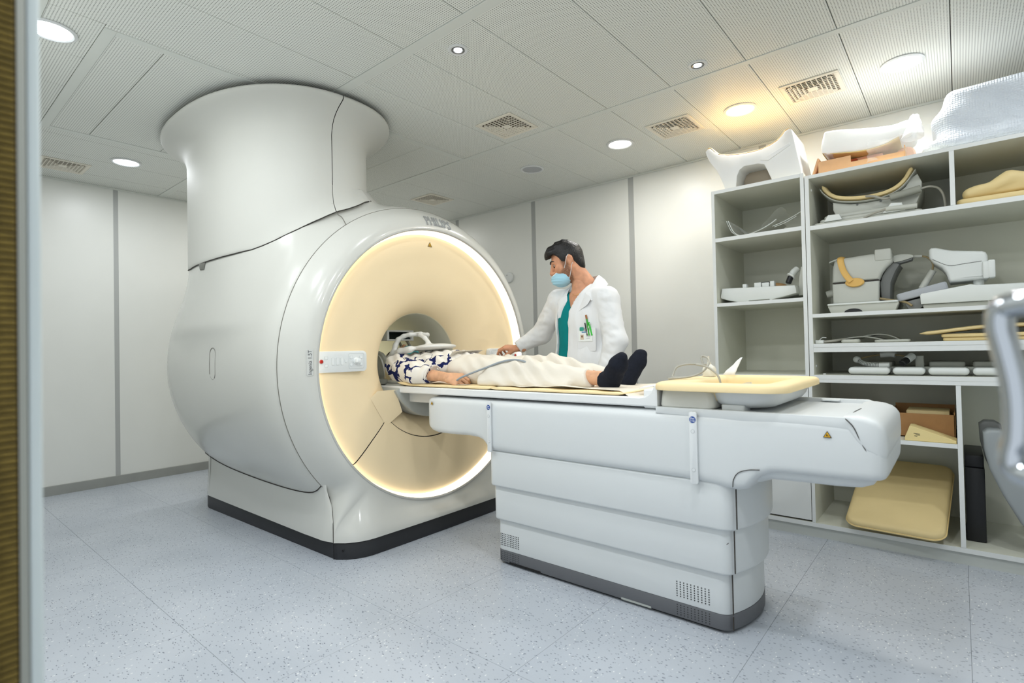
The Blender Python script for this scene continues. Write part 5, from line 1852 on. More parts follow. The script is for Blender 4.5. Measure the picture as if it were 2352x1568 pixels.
def hand(curl=(.5, .5, .5, .5), spread=.06, thumb=(.6, .5), h=.0028, mir=1):
    """right hand: wrist at origin, palm along +x, back of hand +z, thumb on +y (mir=-1: left hand)"""
    s = SDF((-.10, -.13, -.14), (.22, .13, .08), h)
    s.cone((-.045, 0, 0), (0, 0, 0), .026, .025, .01, flat=((0, 0, 1), 1.18))
    base = [(.082, .030, .003), (.088, .010, .006), (.084, -.011, .004), (.076, -.030, -.001)]
    for b in base:
        s.cone((0, b[1] * .5, -.001), b, .0185, .0125, .012, flat=((0, 0, 1), 1.15))
    L = [(.042, .025, .020), (.046, .029, .021), (.043, .027, .020), (.034, .021, .018)]
    for i, b in enumerate(base):
        p = Vector(b)
        ang = 0.0
        yaw = spread * (1.5 - i)
        r0 = .0098 - .0006 * (i == 3)
        for j, l_ in enumerate(L[i]):
            ang += curl[i] * (1.0 if j else .85) * (1.1 if j == 1 else 1)
            d = Vector((math.cos(ang) * math.cos(yaw), math.sin(yaw) * math.cos(ang), -math.sin(ang)))
            q = p + d * l_
            s.cone(p, q, r0 - .0008 * j, r0 - .0008 * (j + 1), .004)
            p = q
    p0 = Vector((.022, .022, -.008))
    p1 = p0 + Vector((.038, .028, -.010 - .02 * thumb[0]))
    p2 = p1 + Vector((.032 * math.cos(thumb[1]), .012, -.032 * math.sin(thumb[1])))
    p3 = p2 + Vector((.024 * math.cos(thumb[1] + .3), -.002, -.024 * math.sin(thumb[1] + .3)))
    s.cone(p0, p1, .017, .0125, .012)
    s.cone(p1, p2, .0122, .0108, .004)
    s.cone(p2, p3, .0108, .0088, .004)
    me = s.mesh()
    if mir < 0:
        me.transform(Matrix.Diagonal((1, -1, 1, 1)))
        bm = bmesh.new(); bm.from_mesh(me); bmesh.ops.reverse_faces(bm, faces=bm.faces); me = frombm(bm)
    return me

# ------------------------------------------------------------------ the doctor
T0 = Vector((-1.862, 2.930, 0))
dF = Vector((-.139, -.990, 0)).normalized()
dL = Vector((-dF.y, dF.x, 0))
rz = math.atan2(dL.y, dL.x)
DOC = thing('person', 'standing doctor in white coat, teal scrubs and lowered blue face mask', 'person', (T0.x, T0.y, 0))
def tp(l, f, z):
    return T0 + dL * l + dF * f + Vector((0, 0, z))
HC = Vector((-1.948, 2.885, 1.672))
hf, hl, hu = axes((-.80, -.60, -.42))
HM = local((hf, hl, hu), HC)
HI = HM.inverted()
# right arm reaches to the far control panel, left arm hangs
RS, RE, RW = tp(-.205, .0, 1.425), Vector((-2.235, 2.985, 1.215)), Vector((-2.362, 2.862, 1.118))
LS, LE, LW = tp(.195, .0, 1.405), Vector((-1.590, 2.865, 1.145)), Vector((-1.640, 2.790, .915))
RH_T = Vector((-2.475, 2.815, 1.128))
hand_r = hand((.55, .62, .68, .75), .05, (.9, .55))
x_ = (RH_T - RW).normalized()
z_ = Vector((.15, -.35, .92)); z_ = (z_ - x_ * z_.dot(x_)).normalized()
y_ = z_.cross(x_)
hand_r.transform(local((x_, y_, z_), RW))
hand_l = hand((.35, .4, .45, .5), .04, (.5, .4), mir=-1)
x_ = (Vector((-1.68, 2.76, .82)) - LW).normalized()
z_ = Vector((.8, .4, .1)); z_ = (z_ - x_ * z_.dot(x_)).normalized()
y_ = z_.cross(x_)
hand_l.transform(local((x_, y_, z_), LW))
s = SDF((-2.48, 2.55, .02), (-1.42, 3.25, 1.60), .011)
NB = HM @ Vector((-.058, 0, -.20))
s.cone(HM @ Vector((-.04, 0, -.12)), tp(0, -.01, 1.44), .055, .068, .03)
s.ell(tp(0, 0, 1.28), (.165, .105, .19), (0, 0, rz), .03)
s.ell(tp(0, 0, 1.02), (.150, .105, .20), (0, 0, rz), .05)
s.cone(LS, RS, .05, .05, .05)
s.chain([RS, RE, RW.lerp(RE, .15)], [.050, .038, .022], .03)
s.chain([LS, LE, LW], [.050, .040, .026], .03)
for q in (-1, 1):
    s.chain([tp(q * .09, 0, .93), tp(q * .10, .02, .50), tp(q * .10, -.01, .09)], [.085, .058, .042], .04)
    s.cone(tp(q * .10, -.02, .06), tp(q * .11, .13, .045), .036, .03, .03)
trunk = s.mesh()
hd = relax(head_sdf().mesh(), 1, .4)
hd.transform(HM)
body_me = join(hd, trunk, hand_r, hand_l)
body_me.transform(HI)
bo = mk('body', body_me, M_skin, None, sm=180)
bo.matrix_world = HM
bo.parent = DOC
bo.matrix_parent_inverse = Matrix.Translation(DOC.location).inverted()
# eyes, brows
for q in (-1, 1):
    e = ball((.0785, q * .033, .0035), .0125, seg=16)
    e.transform(HM)
    eo = mk('eye', e, mat('eye_white', (150, 128, 114), rough=.4), DOC)
    ir = ball((.0862, q * .033, -.0012), .0080, (.8, 1, 1), seg=12)
    ir.transform(HM)
    mk('iris', ir, mat('iris_brown', (46, 28, 18), rough=.2), eo)
    ld = SDF((.05, q * .033 - .025, -.015), (.11, q * .033 + .025, .03), .0022)
    ld.ell((.079, q * .033, .0062), (.0155, .0165, .0135), k=0)
    ld.func(lambda P: .0005 + (P[..., 0] - .079) * -.15 - P[..., 2] + 0 * P[..., 1], sub=True)
    l_ = ld.mesh()
    l_.transform(HM)
    mk('eyelid', l_, M_skin if False else mat('lid_skin', (196, 138, 106), rough=.55), DOC, sm=180)
    bw = tube([(.098, q * .013, .030), (.097, q * .030, .036), (.086, q * .047, .034), (.076, q * .055, .028)], [.0035, .0042, .0036, .0018], 8, 4)
    bw.transform(HM)
    mk('eyebrow', bw, M_hair, DOC)
# hair: cap over the cranium, cut along the hairline, with a swept-up front
s = SDF((-.16, -.12, -.10), (.16, .12, .19), .0042)
s.ell((-.020, 0, .030), (.106, .0825, .102), k=0)
s.ell((-.072, 0, -.045), (.036, .058, .055), k=.03)
s.ell((.030, 0, .098), (.088, .062, .038), rot=(0, R(10), 0), k=.04)
s.cone((.070, -.035, .088), (.070, .035, .088), .028, .028, .03)
s.cone((.098, -.022, .070), (.098, .022, .070), .014, .014, .02)
def hairline(P):
    x, y, z = P[..., 0], np.abs(P[..., 1]), P[..., 2]
    line = np.interp(x, [-.14, -.09, -.045, -.040, -.005, .015, .032, .045, .060, .080, .11, .16], [-.105, -.100, -.075, .018, .024, -.006, .004, .046, .070, .076, .066, .05])
    return line - z
s.func(hairline, sub=False) if False else None
d_ = hairline(s._sub(s.lo, s.lo + s.h * (s.n - 1))[1])
s.d = np.maximum(s.d, d_[:s.n[0], :s.n[1], :s.n[2]].astype(np.float32))
hr = s.mesh()
r_ = random.Random(4)
for v in hr.vertices:
    c = v.co
    k = .0022 * math.sin(c.y * 420 + c.x * 60) + .0025 * math.sin(c.x * 130 + c.z * 90)
    if c.z > .06:
        v.co += Vector((k, 0, k))
hr.transform(HM)
mk('hair', hr, M_hair, DOC, sm=180)
# face mask pulled below the nose
s = SDF((.0, -.10, -.17), (.16, .10, .02), .0032)
s.ell((.064, 0, -.092), (.062, .064, .052), k=0)
s.cone((.094, 0, -.060), (.108, 0, -.080), .030, .030, .03)
P_ = s._sub(s.lo, s.lo + s.h * (s.n - 1))[1]
top = P_[..., 2] - (-.046 - .26 * (P_[..., 0] - .11))      # upper edge slopes down towards the nose
back = (.030 + .12 * (P_[..., 2] + .09)) - P_[..., 0]
full = s.d.copy()
s.d = np.maximum(np.maximum(full, top), back).astype(np.float32)
mk_me = s.mesh()
for v in mk_me.vertices:
    c = v.co
    v.co += Vector((1, 0, 0)) * (.0022 * math.sin((c.z - .5 * c.x) * 330))
mk_me.transform(HM)
mo = mk('face_mask', mk_me, M_mask, DOC, sm=180)
s.d = np.maximum(np.maximum(np.maximum(full - .0012, top - .0008), back), -.052 - .26 * (P_[..., 0] - .11) - P_[..., 2]).astype(np.float32)
b_ = s.mesh()
b_.transform(HM)
mk('mask_band', b_, M_maskw, mo, sm=180)
for q in (-1, 1):
    for a in ([(.034, q * .0660, -.038), (.015, q * .077, -.012), (-.006, q * .088, .020), (-.022, q * .089, .030)], [(.034, q * .0600, -.115), (.012, q * .068, -.085), (-.012, q * .083, -.045), (-.026, q * .086, -.028)]):
        t = tube(a, .0014, 6, 5)
        t.transform(HM)
        mk('ear_loop', t, M_maskw, mo)
# scrub shirt, trousers, shoes
s = SDF((-2.15, 2.65, .70), (-1.50, 3.20, 1.56), .009)
s.ell(tp(0, 0, 1.27), (.188, .124, .22), (0, 0, rz), 0)
s.ell(tp(0, 0.005, 1.03), (.186, .124, .24), (0, 0, rz), .05)
s.cone(tp(0, 0, .80), tp(0, 0, .98), .15, .14, .04, flat=(tuple(dF), 1.25))
s.cone(LS - dL * .03, RS + dL * .03, .055, .055, .04)
# V neck: cut a wedge in front of the throat
P_ = s._sub(s.lo, s.lo + s.h * (s.n - 1))[1]
rel = P_ - np.array(T0, np.float32)
lat = rel @ np.array(dL, np.float32)
fwd = rel @ np.array(dF, np.float32)
vee = np.abs(lat) - np.maximum(0, (P_[..., 2] - 1.335)) * .52
s.d = np.maximum(s.d, -np.maximum(vee, -(fwd - .00))).astype(np.float32)
s.d = np.maximum(s.d, P_[..., 2] - 1.505).astype(np.float32)
mk('scrub_shirt', relax(s.mesh(), 1), M_scrub, DOC, sm=180)
# neck and upper chest skin showing in the V belongs to the body; scrub trousers
s = SDF((-2.2, 2.6, .04), (-1.45, 3.25, .98), .012)
s.ell(tp(0, 0, .88), (.165, .120, .10), (0, 0, rz), 0)
for q in (-1, 1):
    s.chain([tp(q * .085, 0, .86), tp(q * .10, .02, .50), tp(q * .10, -.01, .10)], [.098, .080, .072], .03)
mk('scrub_trousers', s.mesh(), mat('trousers_white', (226, 229, 230), rough=.8), DOC, sm=180)
for q in (-1, 1):
    s = SDF(tp(q * .105, .04, .045) - Vector((.22, .22, .05)), tp(q * .105, .04, .045) + Vector((.22, .22, .09)), .008)
    s.cone(tp(q * .10, -.045, .045), tp(q * .115, .135, .038), .045, .040, .02)
    s.func(lambda P: P[..., 2] * -1 + .001, sub=False) if False else None
    s.d = np.maximum(s.d, .001 - s._sub(s.lo, s.lo + s.h * (s.n - 1))[1][..., 2]).astype(np.float32)
    mk('shoe', s.mesh(), mat('shoe_white', (228, 230, 230), rough=.5), DOC, sm=180)
# coat
s = SDF((-2.44, 2.60, .52), (-1.44, 3.22, 1.60), .0085)
s.ell(tp(0, -.005, 1.27), (.212, .142, .225), (0, 0, rz), 0)
s.ell(tp(0, 0, 1.03), (.212, .148, .25), (0, 0, rz), .05)
s.cone(tp(.03, 0, .56), tp(.02, 0, 1.0), .185, .165, .05, flat=(tuple(dF), 1.18))
s.cone(LS + Vector((0, 0, .012)), RS + Vector((0, 0, .012)), .066, .066, .05)
for q in (-1, 1):
    s.cone(tp(q * .13, -.01, 1.425), tp(q * .060, -.02, 1.500), .052, .036, .04)
RC = RW.lerp(RE, .04)
s.chain([RS, RE, RC], [.078, .066, .046], .035)
s.chain([LS, LE, LW], [.080, .068, .050], .035)
s.ell(tp(.19, .0, 1.40), (.072, .075, .07), k=.03)
P_ = s._sub(s.lo, s.lo + s.h * (s.n - 1))[1]
rel = P_ - np.array(T0, np.float32)
lat = rel @ np.array(dL, np.float32)
fwd = rel @ np.array(dF, np.float32)
zz = P_[..., 2]
# open front: his right panel is pushed aside
ledge = np.interp(zz, [.5, .9, 1.2, 1.34, 1.42, 1.50, 1.6], [.0, -.008, -.012, -.004, .030, .062, .08])
redge = np.interp(zz, [.5, .9, 1.2, 1.34, 1.42, 1.50, 1.6], [-.145, -.142, -.138, -.130, -.115, -.10, -.10])
op = np.maximum(np.maximum(lat - ledge, redge - lat), .02 - fwd)
s.d = np.maximum(s.d, -op).astype(np.float32)
# neck hole, cuff of the right sleeve, hem
nk_ = np.sqrt((rel[..., 0] - (NB - T0).x * .6) ** 2 + (rel[..., 1] - (NB - T0).y * .6) ** 2) - .073
s.d = np.maximum(s.d, -np.maximum(nk_, 1.44 - zz)).astype(np.float32)
ax = np.array((RW - RE).normalized(), np.float32)
cut = (P_ - np.array(RC, np.float32)) @ ax
near_arm = np.linalg.norm(P_ - np.array(RC, np.float32), axis=-1) < .12
s.d = np.where(near_arm, np.maximum(s.d, cut), s.d).astype(np.float32)
s.d = np.maximum(s.d, .55 - zz).astype(np.float32)
cm = s.mesh()
ra, rb = np.array(RE - RS), np.array(LE - LS)
for v in cm.vertices:
    c = v.co
    l_ = (c - T0).dot(dL)
    amp = .0035
    if c.x < -2.06 or l_ > .20:
        amp = .0055
        k = noise.noise(Vector((c.x * 16, c.y * 16, c.z * 30))) * .0075 + noise.noise(Vector((c.x * 40 + c.z * 22, c.y * 30, c.z * 44))) * .0045
    else:
        k = noise.noise(Vector((l_ * 26, c.z * 5, 3.0))) * .006 + noise.noise(Vector((l_ * 44, c.z * 15, 7.0))) * .003
    v.co += dF * k
mk('lab_coat', relax(cm, 1, .4), M_coat, DOC, sm=180)
# collar and lapels: flat folded strips
def strip(pts, w, nm, th=.006):
    """folded cloth strip: list of (inner point, outer point)"""
    A = spline([p for p, q in pts], 5)
    B = spline([q for p, q in pts], 5)
    rg = []
    for a, b in zip(A, B):
        d = (b - a).normalized()
        up = Vector((0, 0, 1))
        nrm = (a - (T0 + Vector((0, 0, a.z)))).normalized()
        a = a + nrm * .010
        b = b + nrm * .026
        m_ = (a + b) / 2 + nrm * .008
        rg.append([a, a + nrm * th, m_ + nrm * th, b + nrm * th, b, m_])
    return mk(nm, loft([[tuple(p) for p in r_] for r_ in rg]), M_coat, DOC, sm=60)
nb = T0 + (NB - T0) * .6
nb.z = 0
def np_(l, f, z):
    return Vector((nb.x, nb.y, 0)) + dL * l + dF * f + Vector((0, 0, z))
for q in (-1, 1):
    strip([(np_(0, -.080, 1.580), np_(0, -.108, 1.525)), (np_(q * .050, -.064, 1.580), np_(q * .078, -.085, 1.522)), (np_(q * .078, -.010, 1.562), np_(q * .125, -.015, 1.500)), (np_(q * .080, .045, 1.500), np_(q * .135, .052, 1.435)), (np_(q * .068, .085, 1.455), np_(q * .118, .092, 1.400))], 0, 'collar')
    strip([(np_(q * .070, .082, 1.455), np_(q * .115, .090, 1.415)), (np_(q * .055, .100, 1.41), np_(q * .100, .104, 1.375)), (np_(q * .035 if q > 0 else -.075, .108, 1.36), np_(q * .060 if q > 0 else -.095, .112, 1.345)), (np_(q * .018 if q > 0 else -.09, .112, 1.31), np_(q * .022 if q > 0 else -.095, .114, 1.305))], 0, 'lapel')

from mathutils.bvhtree import BVHTree
def cast(me, org, tgt):
    bm = bmesh.new(); bm.from_mesh(me)
    t = BVHTree.FromBMesh(bm)
    d = (Vector(tgt) - Vector(org)).normalized()
    r_ = t.ray_cast(Vector(org), d)
    bm.free()
    return r_[0], r_[1]
coat_me = bpy.data.objects['lab_coat'].data
bp_, bn_ = cast(coat_me, tp(.118, .6, 1.205), tp(.118, 0, 1.205))
if bp_ is not None:
    bn_ = (dF + dL * .42).normalized()
    Mb = frame_mat(bp_ + bn_ * .004, bn_, (0, 0, 1))
    def flat_(me, nm, m, par=DOC):
        me.transform(Mb)
        return mk(nm, me, m, par, sm=0)
    pk = flat_(rbox(-.055, .062, -.115, .030, -.004, .0015, .008, .001), 'chest_pocket', M_coat)
    bd = flat_(rbox(-.045, .043, -.055, .012, .002, .0045, .004, .0006), 'name_badge', mat('badge_white', (232, 236, 234), rough=.3))
    flat_(box(-.025, .012, -.001, .006, .0045, .005), 'badge_header', mat('badge_blue', (90, 130, 170), rough=.4), bd)
    flat_(box(-.034, -.012, -.043, -.012, .0045, .005), 'badge_photo', mat('badge_tan', (206, 190, 168), rough=.4), bd)
    flat_(ball((-.023, -.024, .005), .006, (1, 1.2, .15), 10), 'photo_head', mat('badge_brown', (120, 90, 70), rough=.5), bd)
    for k in range(3):
        flat_(box(.004, .034 - .004 * k, -.018 - .009 * k, -.0155 - .009 * k, .0045, .005), 'badge_line', mat('badge_grey', (150, 156, 160), rough=.4), bd)
    flat_(rbox(-.038, -.012, .010, .034, .001, .006, .006, .001), 'badge_clip', mat('clip_teal', (40, 150, 130), rough=.4))
    flat_(box(-.008, .006, .008, .03, .002, .006, .001), 'badge_clip', mat('clip_metal', (150, 152, 152), rough=.3, metal=.7))
    for x0, y0, x1, y1, c, w in ((.022, -.02, .006, .100, (64, 160, 56), .0055), (.040, -.02, .022, .062, (52, 190, 60), .005), (.010, -.02, -.004, .060, (50, 50, 54), .004), (.005, -.01, .030, .058, (214, 216, 214), .004)):
        t = cyl((x0, y0, .003), (x1, y1, .004), w, 10, bev=.001)
        pn = flat_(t, 'pen', mat('pen_%d_%d_%d' % c, c, rough=.35))
    t = cyl((.009, .082, .004), (.004, .108, .004), .006, 10, bev=.001)
    flat_(t, 'pen_cap', mat('cap_brown', (160, 106, 60), rough=.4))
lp, ln = cast(coat_me, tp(.10, .6, .90), tp(.10, 0, .90))
if lp is not None:
    n2 = (dF + dL * .25).normalized()
    t = rbox(-.07, .07, -.15, .0, -.004, .0015, .008, .001)
    t.transform(frame_mat(lp + n2 * .003, n2, (0, 0, 1)))
    mk('hip_pocket', t, M_coat, DOC, sm=0)
# finger ring
x_ = (RH_T - RW).normalized()
z_ = Vector((.15, -.35, .92)); z_ = (z_ - x_ * z_.dot(x_)).normalized()
y_ = z_.cross(x_)
rg_ = lathe([(.0104, -.003), (.0115, -.003), (.0115, .003), (.0104, .003), (.0104, -.003)], 20, axis='x', c=(0, 0, 0))
rg_.transform(Matrix.Translation((.102, -.009, -.008)) @ Matrix.Rotation(R(32), 4, 'Y'))
rg_.transform(local((x_, y_, z_), RW))
mk('finger_ring', rg_, M_chrome, DOC)
# fine necklace
mk('necklace', tube([np_(-.06, .02, 1.50), np_(-.04, .075, 1.465), np_(0, .10, 1.445), np_(.04, .078, 1.465), np_(.06, .02, 1.50)], .0012, 6, 5), mat('gold', (200, 160, 90), rough=.3, metal=.9), DOC)
# ------------------------------------------------------------------ the patient
def shirt_mat():
    m = mat('tie_dye_cotton', (236, 232, 224), rough=.85, spec=.15)
    n = NT(m)
    tc = n.n('ShaderNodeTexCoord')
    nz = n.n('ShaderNodeTexNoise')
    nz.inputs['Scale'].default_value = 26
    nz.inputs['Detail'].default_value = 3
    n.l(tc.outputs['Object'], nz.inputs[0])
    mv = n.n('ShaderNodeVectorMath', operation='MULTIPLY_ADD')
    n.l(nz.outputs['Color'], mv.inputs[0])
    mv.inputs[1].default_value = (.045, .045, .045)
    n.l(tc.outputs['Object'], mv.inputs[2])
    v1 = n.n('ShaderNodeTexVoronoi', feature='DISTANCE_TO_EDGE')
    v1.inputs['Scale'].default_value = 8.5
    n.l(mv.outputs[0], v1.inputs['Vector'])
    nb_ = n.n('ShaderNodeTexNoise')
    nb_.inputs['Scale'].default_value = 11
    n.l(tc.outputs['Object'], nb_.inputs[0])
    w = n.math('MULTIPLY', n.math('MAXIMUM', n.math('SUBTRACT', nb_.outputs[0], .42), 0.0), .46)
    line = n.math('LESS_THAN', v1.outputs['Distance'], w)
    v2 = n.n('ShaderNodeTexVoronoi')
    v2.inputs['Scale'].default_value = 7.0
    n.l(mv.outputs[0], v2.inputs['Vector'])
    fz = n.n('ShaderNodeTexNoise')
    fz.inputs['Scale'].default_value = 90
    n.l(tc.outputs['Object'], fz.inputs[0])
    blot = n.math('LESS_THAN', n.math('ADD', v2.outputs['Distance'], n.math('MULTIPLY', n.math('SUBTRACT', fz.outputs[0], .5), .14)), .150)
    f = n.math('MAXIMUM', line, blot)
    c = n.mix(f, lin((236, 231, 222)), lin((30, 38, 88)))
    n.l(c, n.b.inputs['Base Color'])
    bp__ = n.n('ShaderNodeBump')
    bp__.inputs['Strength'].default_value = .25
    bp__.inputs['Distance'].default_value = .004
    n.l(nz.outputs[0], bp__.inputs['Height'])
    n.l(bp__.outputs[0], n.b.inputs['Normal'])
    return m
M_shirt = shirt_mat()
PZ0 = .919                       # pad surface
PAT = thing('person', 'patient lying on the table in tie-dye shirt, cream trousers and dark socks', 'person', (-2.1, YA, PZ0))
# frame of the lying body: head towards -x, face up
PH = Vector((-2.965, 2.325, 1.035))
pf, pl_, pu = Vector((.10, 0, 1)).normalized(), None, None
pu = Vector((-1, 0, .10)).normalized()
pl_ = pu.cross(pf)
PM = local((pf, pl_, pu), PH)
# arms
aS, aE, aW = Vector((-2.765, 2.150, 1.015)), Vector((-2.502, 2.088, .978)), Vector((-2.232, 2.096, .957))
bS, bE, bW = Vector((-2.775, 2.495, 1.015)), Vector((-2.535, 2.545, .985)), Vector((-2.285, 2.510, .965))
hr_ = hand((.95, .98, 1.0, 1.0), .02, (.2, .1))
x_ = Vector((1, -.02, -.14)).normalized()
z_ = Vector((.10, -.72, .69)); z_ = (z_ - x_ * z_.dot(x_)).normalized()
y_ = z_.cross(x_)
hr_.transform(local((x_, y_, z_), aW))
hl_ = hand((.5, .5, .5, .5), .04, (.4, .3), mir=-1)
x_ = Vector((1, -.05, -.1)).normalized(); z_ = Vector((0, .5, .87)); z_ = (z_ - x_ * z_.dot(x_)).normalized(); y_ = z_.cross(x_)
hl_.transform(local((x_, y_, z_), bW))
s = SDF((-2.98, 2.0, .90), (-1.10, 2.62, 1.14), .010)
s.cone(PM @ Vector((-.03, 0, -.10)), Vector((-2.76, 2.325, .99)), .052, .06, .03)
s.ell((-2.60, 2.32, 1.000), (.18, .15, .075), k=.03)
s.ell((-2.36, 2.32, .99), (.17, .135, .060), k=.03)
s.cone(aS, bS, .055, .055, .04)
s.chain([aS, aE, aW], [.048, .040, .0275], .02)
s.chain([bS, bE, bW], [.048, .040, .0275], .02)
A1_, A2_ = Vector((-1.33, 2.235, .962)), Vector((-1.355, 2.435, .958))
K1, K2 = Vector((-1.74, 2.205, 1.005)), Vector((-1.735, 2.43, 1.020))
s.chain([(-2.18, 2.235, .985), K1 + Vector((0, 0, -.012)), A1_], [.060, .045, .034], .02)
s.chain([(-2.18, 2.405, .985), K2 + Vector((0, 0, -.012)), A2_], [.060, .045, .034], .02)
T1_, T2_ = Vector((-1.165, 2.155, 1.062)), Vector((-1.232, 2.492, 1.072))
H1_, H2_ = Vector((-1.275, 2.230, .950)), Vector((-1.300, 2.438, .945))
s.chain([A1_, H1_, H1_.lerp(T1_, .5), T1_], [.034, .030, .028, .014], .01)
s.chain([A2_, H2_, H2_.lerp(T2_, .5), T2_], [.034, .030, .028, .014], .01)
tr_ = s.mesh()
ph_ = relax(head_sdf(.0048).mesh(), 1, .4)
ph_.transform(PM)
pb = join(ph_, tr_, hr_, hl_)
mk('body', pb, M_skinp, PAT, sm=180)
for q in (-1, 1):
    e = ball((.081, q * .033, .0045), .0125, seg=14); e.transform(PM)
    mk('eyelid', e, M_skinp, PAT)
# dark hair spread around the head, teal face covering
s = SDF((-.17, -.13, -.15), (.13, .13, .17), .006)
s.ell((-.024, 0, .034), (.112, .094, .110), k=0)
s.ell((-.07, 0, -.06), (.06, .105, .09), k=.04)
P_ = s._sub(s.lo, s.lo + s.h * (s.n - 1))[1]
s.d = np.maximum(s.d, np.interp(P_[..., 0], [-.14, -.03, .02, .06, .13], [-.2, -.12, .01, .07, .07]) - P_[..., 2]).astype(np.float32)
me = s.mesh(); me.transform(PM)
mk('hair', me, mat('hair_dark_brown', (44, 28, 22), rough=.5, bump=.5, bscale=110), PAT, sm=180)
s = SDF((-.06, -.10, -.20), (.17, .10, .0), .0045)
s.ell((.050, 0, -.090), (.074, .070, .062), k=0)
s.cone((.03, 0, -.12), (-.01, 0, -.17), .055, .060, .03)
P_ = s._sub(s.lo, s.lo + s.h * (s.n - 1))[1]
s.d = np.maximum(s.d, P_[..., 2] + .038).astype(np.float32)
me = s.mesh()
for v in me.vertices:
    v.co.x += .0025 * math.sin(v.co.z * 210 + v.co.y * 60)
me.transform(PM)
mk('face_mask', me, mat('mask_teal', (38, 128, 160), rough=.55, noise=.4, nscale=16, lo=(24, 84, 140), hi=(86, 190, 186)), PAT, sm=180)
# shirt
s = SDF((-2.92, 1.98, .91), (-2.12, 2.66, 1.15), .008)
s.ell((-2.63, 2.325, 1.012), (.205, .182, .098), k=0)
s.ell((-2.42, 2.325, 1.016), (.22, .175, .096), k=.05)
s.cone(aS, bS, .072, .072, .05)
s.chain([aS, aE, aE.lerp(aW, .52)], [.078, .066, .056], .035)
s.chain([bS, bE, bE.lerp(bW, .52)], [.078, .066, .056], .035)
s.cone((-2.74, 2.12, .95), (-2.50, 2.10, .945), .034, .032, .03)
P_ = s._sub(s.lo, s.lo + s.h * (s.n - 1))[1]
# hem runs slantwise over the belly; cuff; neck hole
hem = P_[..., 0] - (-2.285 + .42 * np.maximum(0, P_[..., 2] - 1.0) + .04 * np.sin(P_[..., 1] * 22))
arm_zone = np.minimum(np.abs(P_[..., 1] - 2.09), np.abs(P_[..., 1] - 2.55)) < .068
arm_zone &= P_[..., 2] < 1.045
s.d = np.where(arm_zone, s.d, np.maximum(s.d, hem)).astype(np.float32)
cf = aE.lerp(aW, .44)
s.d = np.where(arm_zone, np.maximum(s.d, P_[..., 0] - cf.x - .35 * (P_[..., 2] - cf.z)), s.d).astype(np.float32)
s.d = np.maximum(s.d, .9195 - P_[..., 2]).astype(np.float32)
s.d = np.maximum(s.d, -(np.linalg.norm((P_ - np.array((-2.83, 2.325, 1.05), np.float32)) * np.array((1, 1, .8), np.float32), axis=-1) - .075)).astype(np.float32)
me = s.mesh()
for v in me.vertices:
    c = v.co
    k = .0045 * math.sin(c.x * 62 + c.y * 95 + 1.4 * math.sin(c.z * 60)) + .003 * math.sin(c.y * 120 - c.x * 50)
    if c.z > .93:
        v.co += Vector((0, -.5 * k, k))
mk('shirt', relax(me, 1, .4), M_shirt, PAT, sm=180)
mk('shirt_cuff', tube([Vector((cf.x + .012 + .30 * .053 * math.sin(2 * PI * k / 14), aE.lerp(aW, .44).y + .058 * math.cos(2 * PI * k / 14), aE.lerp(aW, .44).z + .002 + max(-.040, .056 * math.sin(2 * PI * k / 14)))) for k in range(14)], .005, 6, 2, closed=True), M_shirt, PAT)
# trousers
s = SDF((-2.42, 2.0, .905), (-1.28, 2.64, 1.16), .009)
s.ell((-2.26, 2.325, 1.000), (.15, .180, .090), k=0)
s.ell((-2.10, 2.325, .992), (.16, .178, .080), k=.04)
s.chain([(-2.16, 2.225, .990), (-1.95, 2.205, .988), K1 + Vector((0, 0, -.012)), A1_ + Vector((-.06, -.01, -.003))], [.084, .080, .066, .050], .035)
s.chain([(-2.16, 2.425, .990), (-1.95, 2.435, .988), K2 + Vector((0, 0, -.012)), A2_ + Vector((-.06, .01, -.003))], [.084, .080, .066, .050], .035)
s.ell((-1.76, 2.45, 1.022), (.10, .055, .04), k=.03)
s.cone((-2.0, 2.12, .935), (-1.48, 2.15, .930), .028, .024, .05)
s.cone((-1.9, 2.32, .93), (-1.5, 2.33, .927), .035, .02, .05)
P_ = s._sub(s.lo, s.lo + s.h * (s.n - 1))[1]
s.d = np.maximum(s.d, .9195 - P_[..., 2]).astype(np.float32)
s.d = np.maximum(s.d, P_[..., 0] + 1.375 + .35 * (P_[..., 2] - .95)).astype(np.float32)
me = s.mesh()
for v in me.vertices:
    c = v.co
    w_ = math.exp(-((c.x + 1.70) / .16) ** 2) + .6 * math.exp(-((c.x + 2.08) / .10) ** 2)
    k = .0105 * w_ * math.sin(c.x * 58 + c.z * 60 + 2.0 * math.sin(c.y * 26)) + .003 * math.sin(c.x * 30 + c.y * 70)
    if c.z > .93:
        v.co += Vector((0, -.4 * k, k))
mk('trousers', relax(me, 1, .4), M_trou, PAT, sm=180)
mk('waistband', ribbon([(-2.345, 1.050), (-2.335, 1.080), (-2.31, 1.1005), (-2.285, 1.108)], .004, 2.20, 2.44), M_trou, PAT)
for p in ((-2.352, 2.165, 1.040), (-2.368, 2.150, .985), (-2.343, 2.19, 1.062)):
    mk('button', ball(p, .006, (1, .5, 1), 10), M_blackp, PAT)
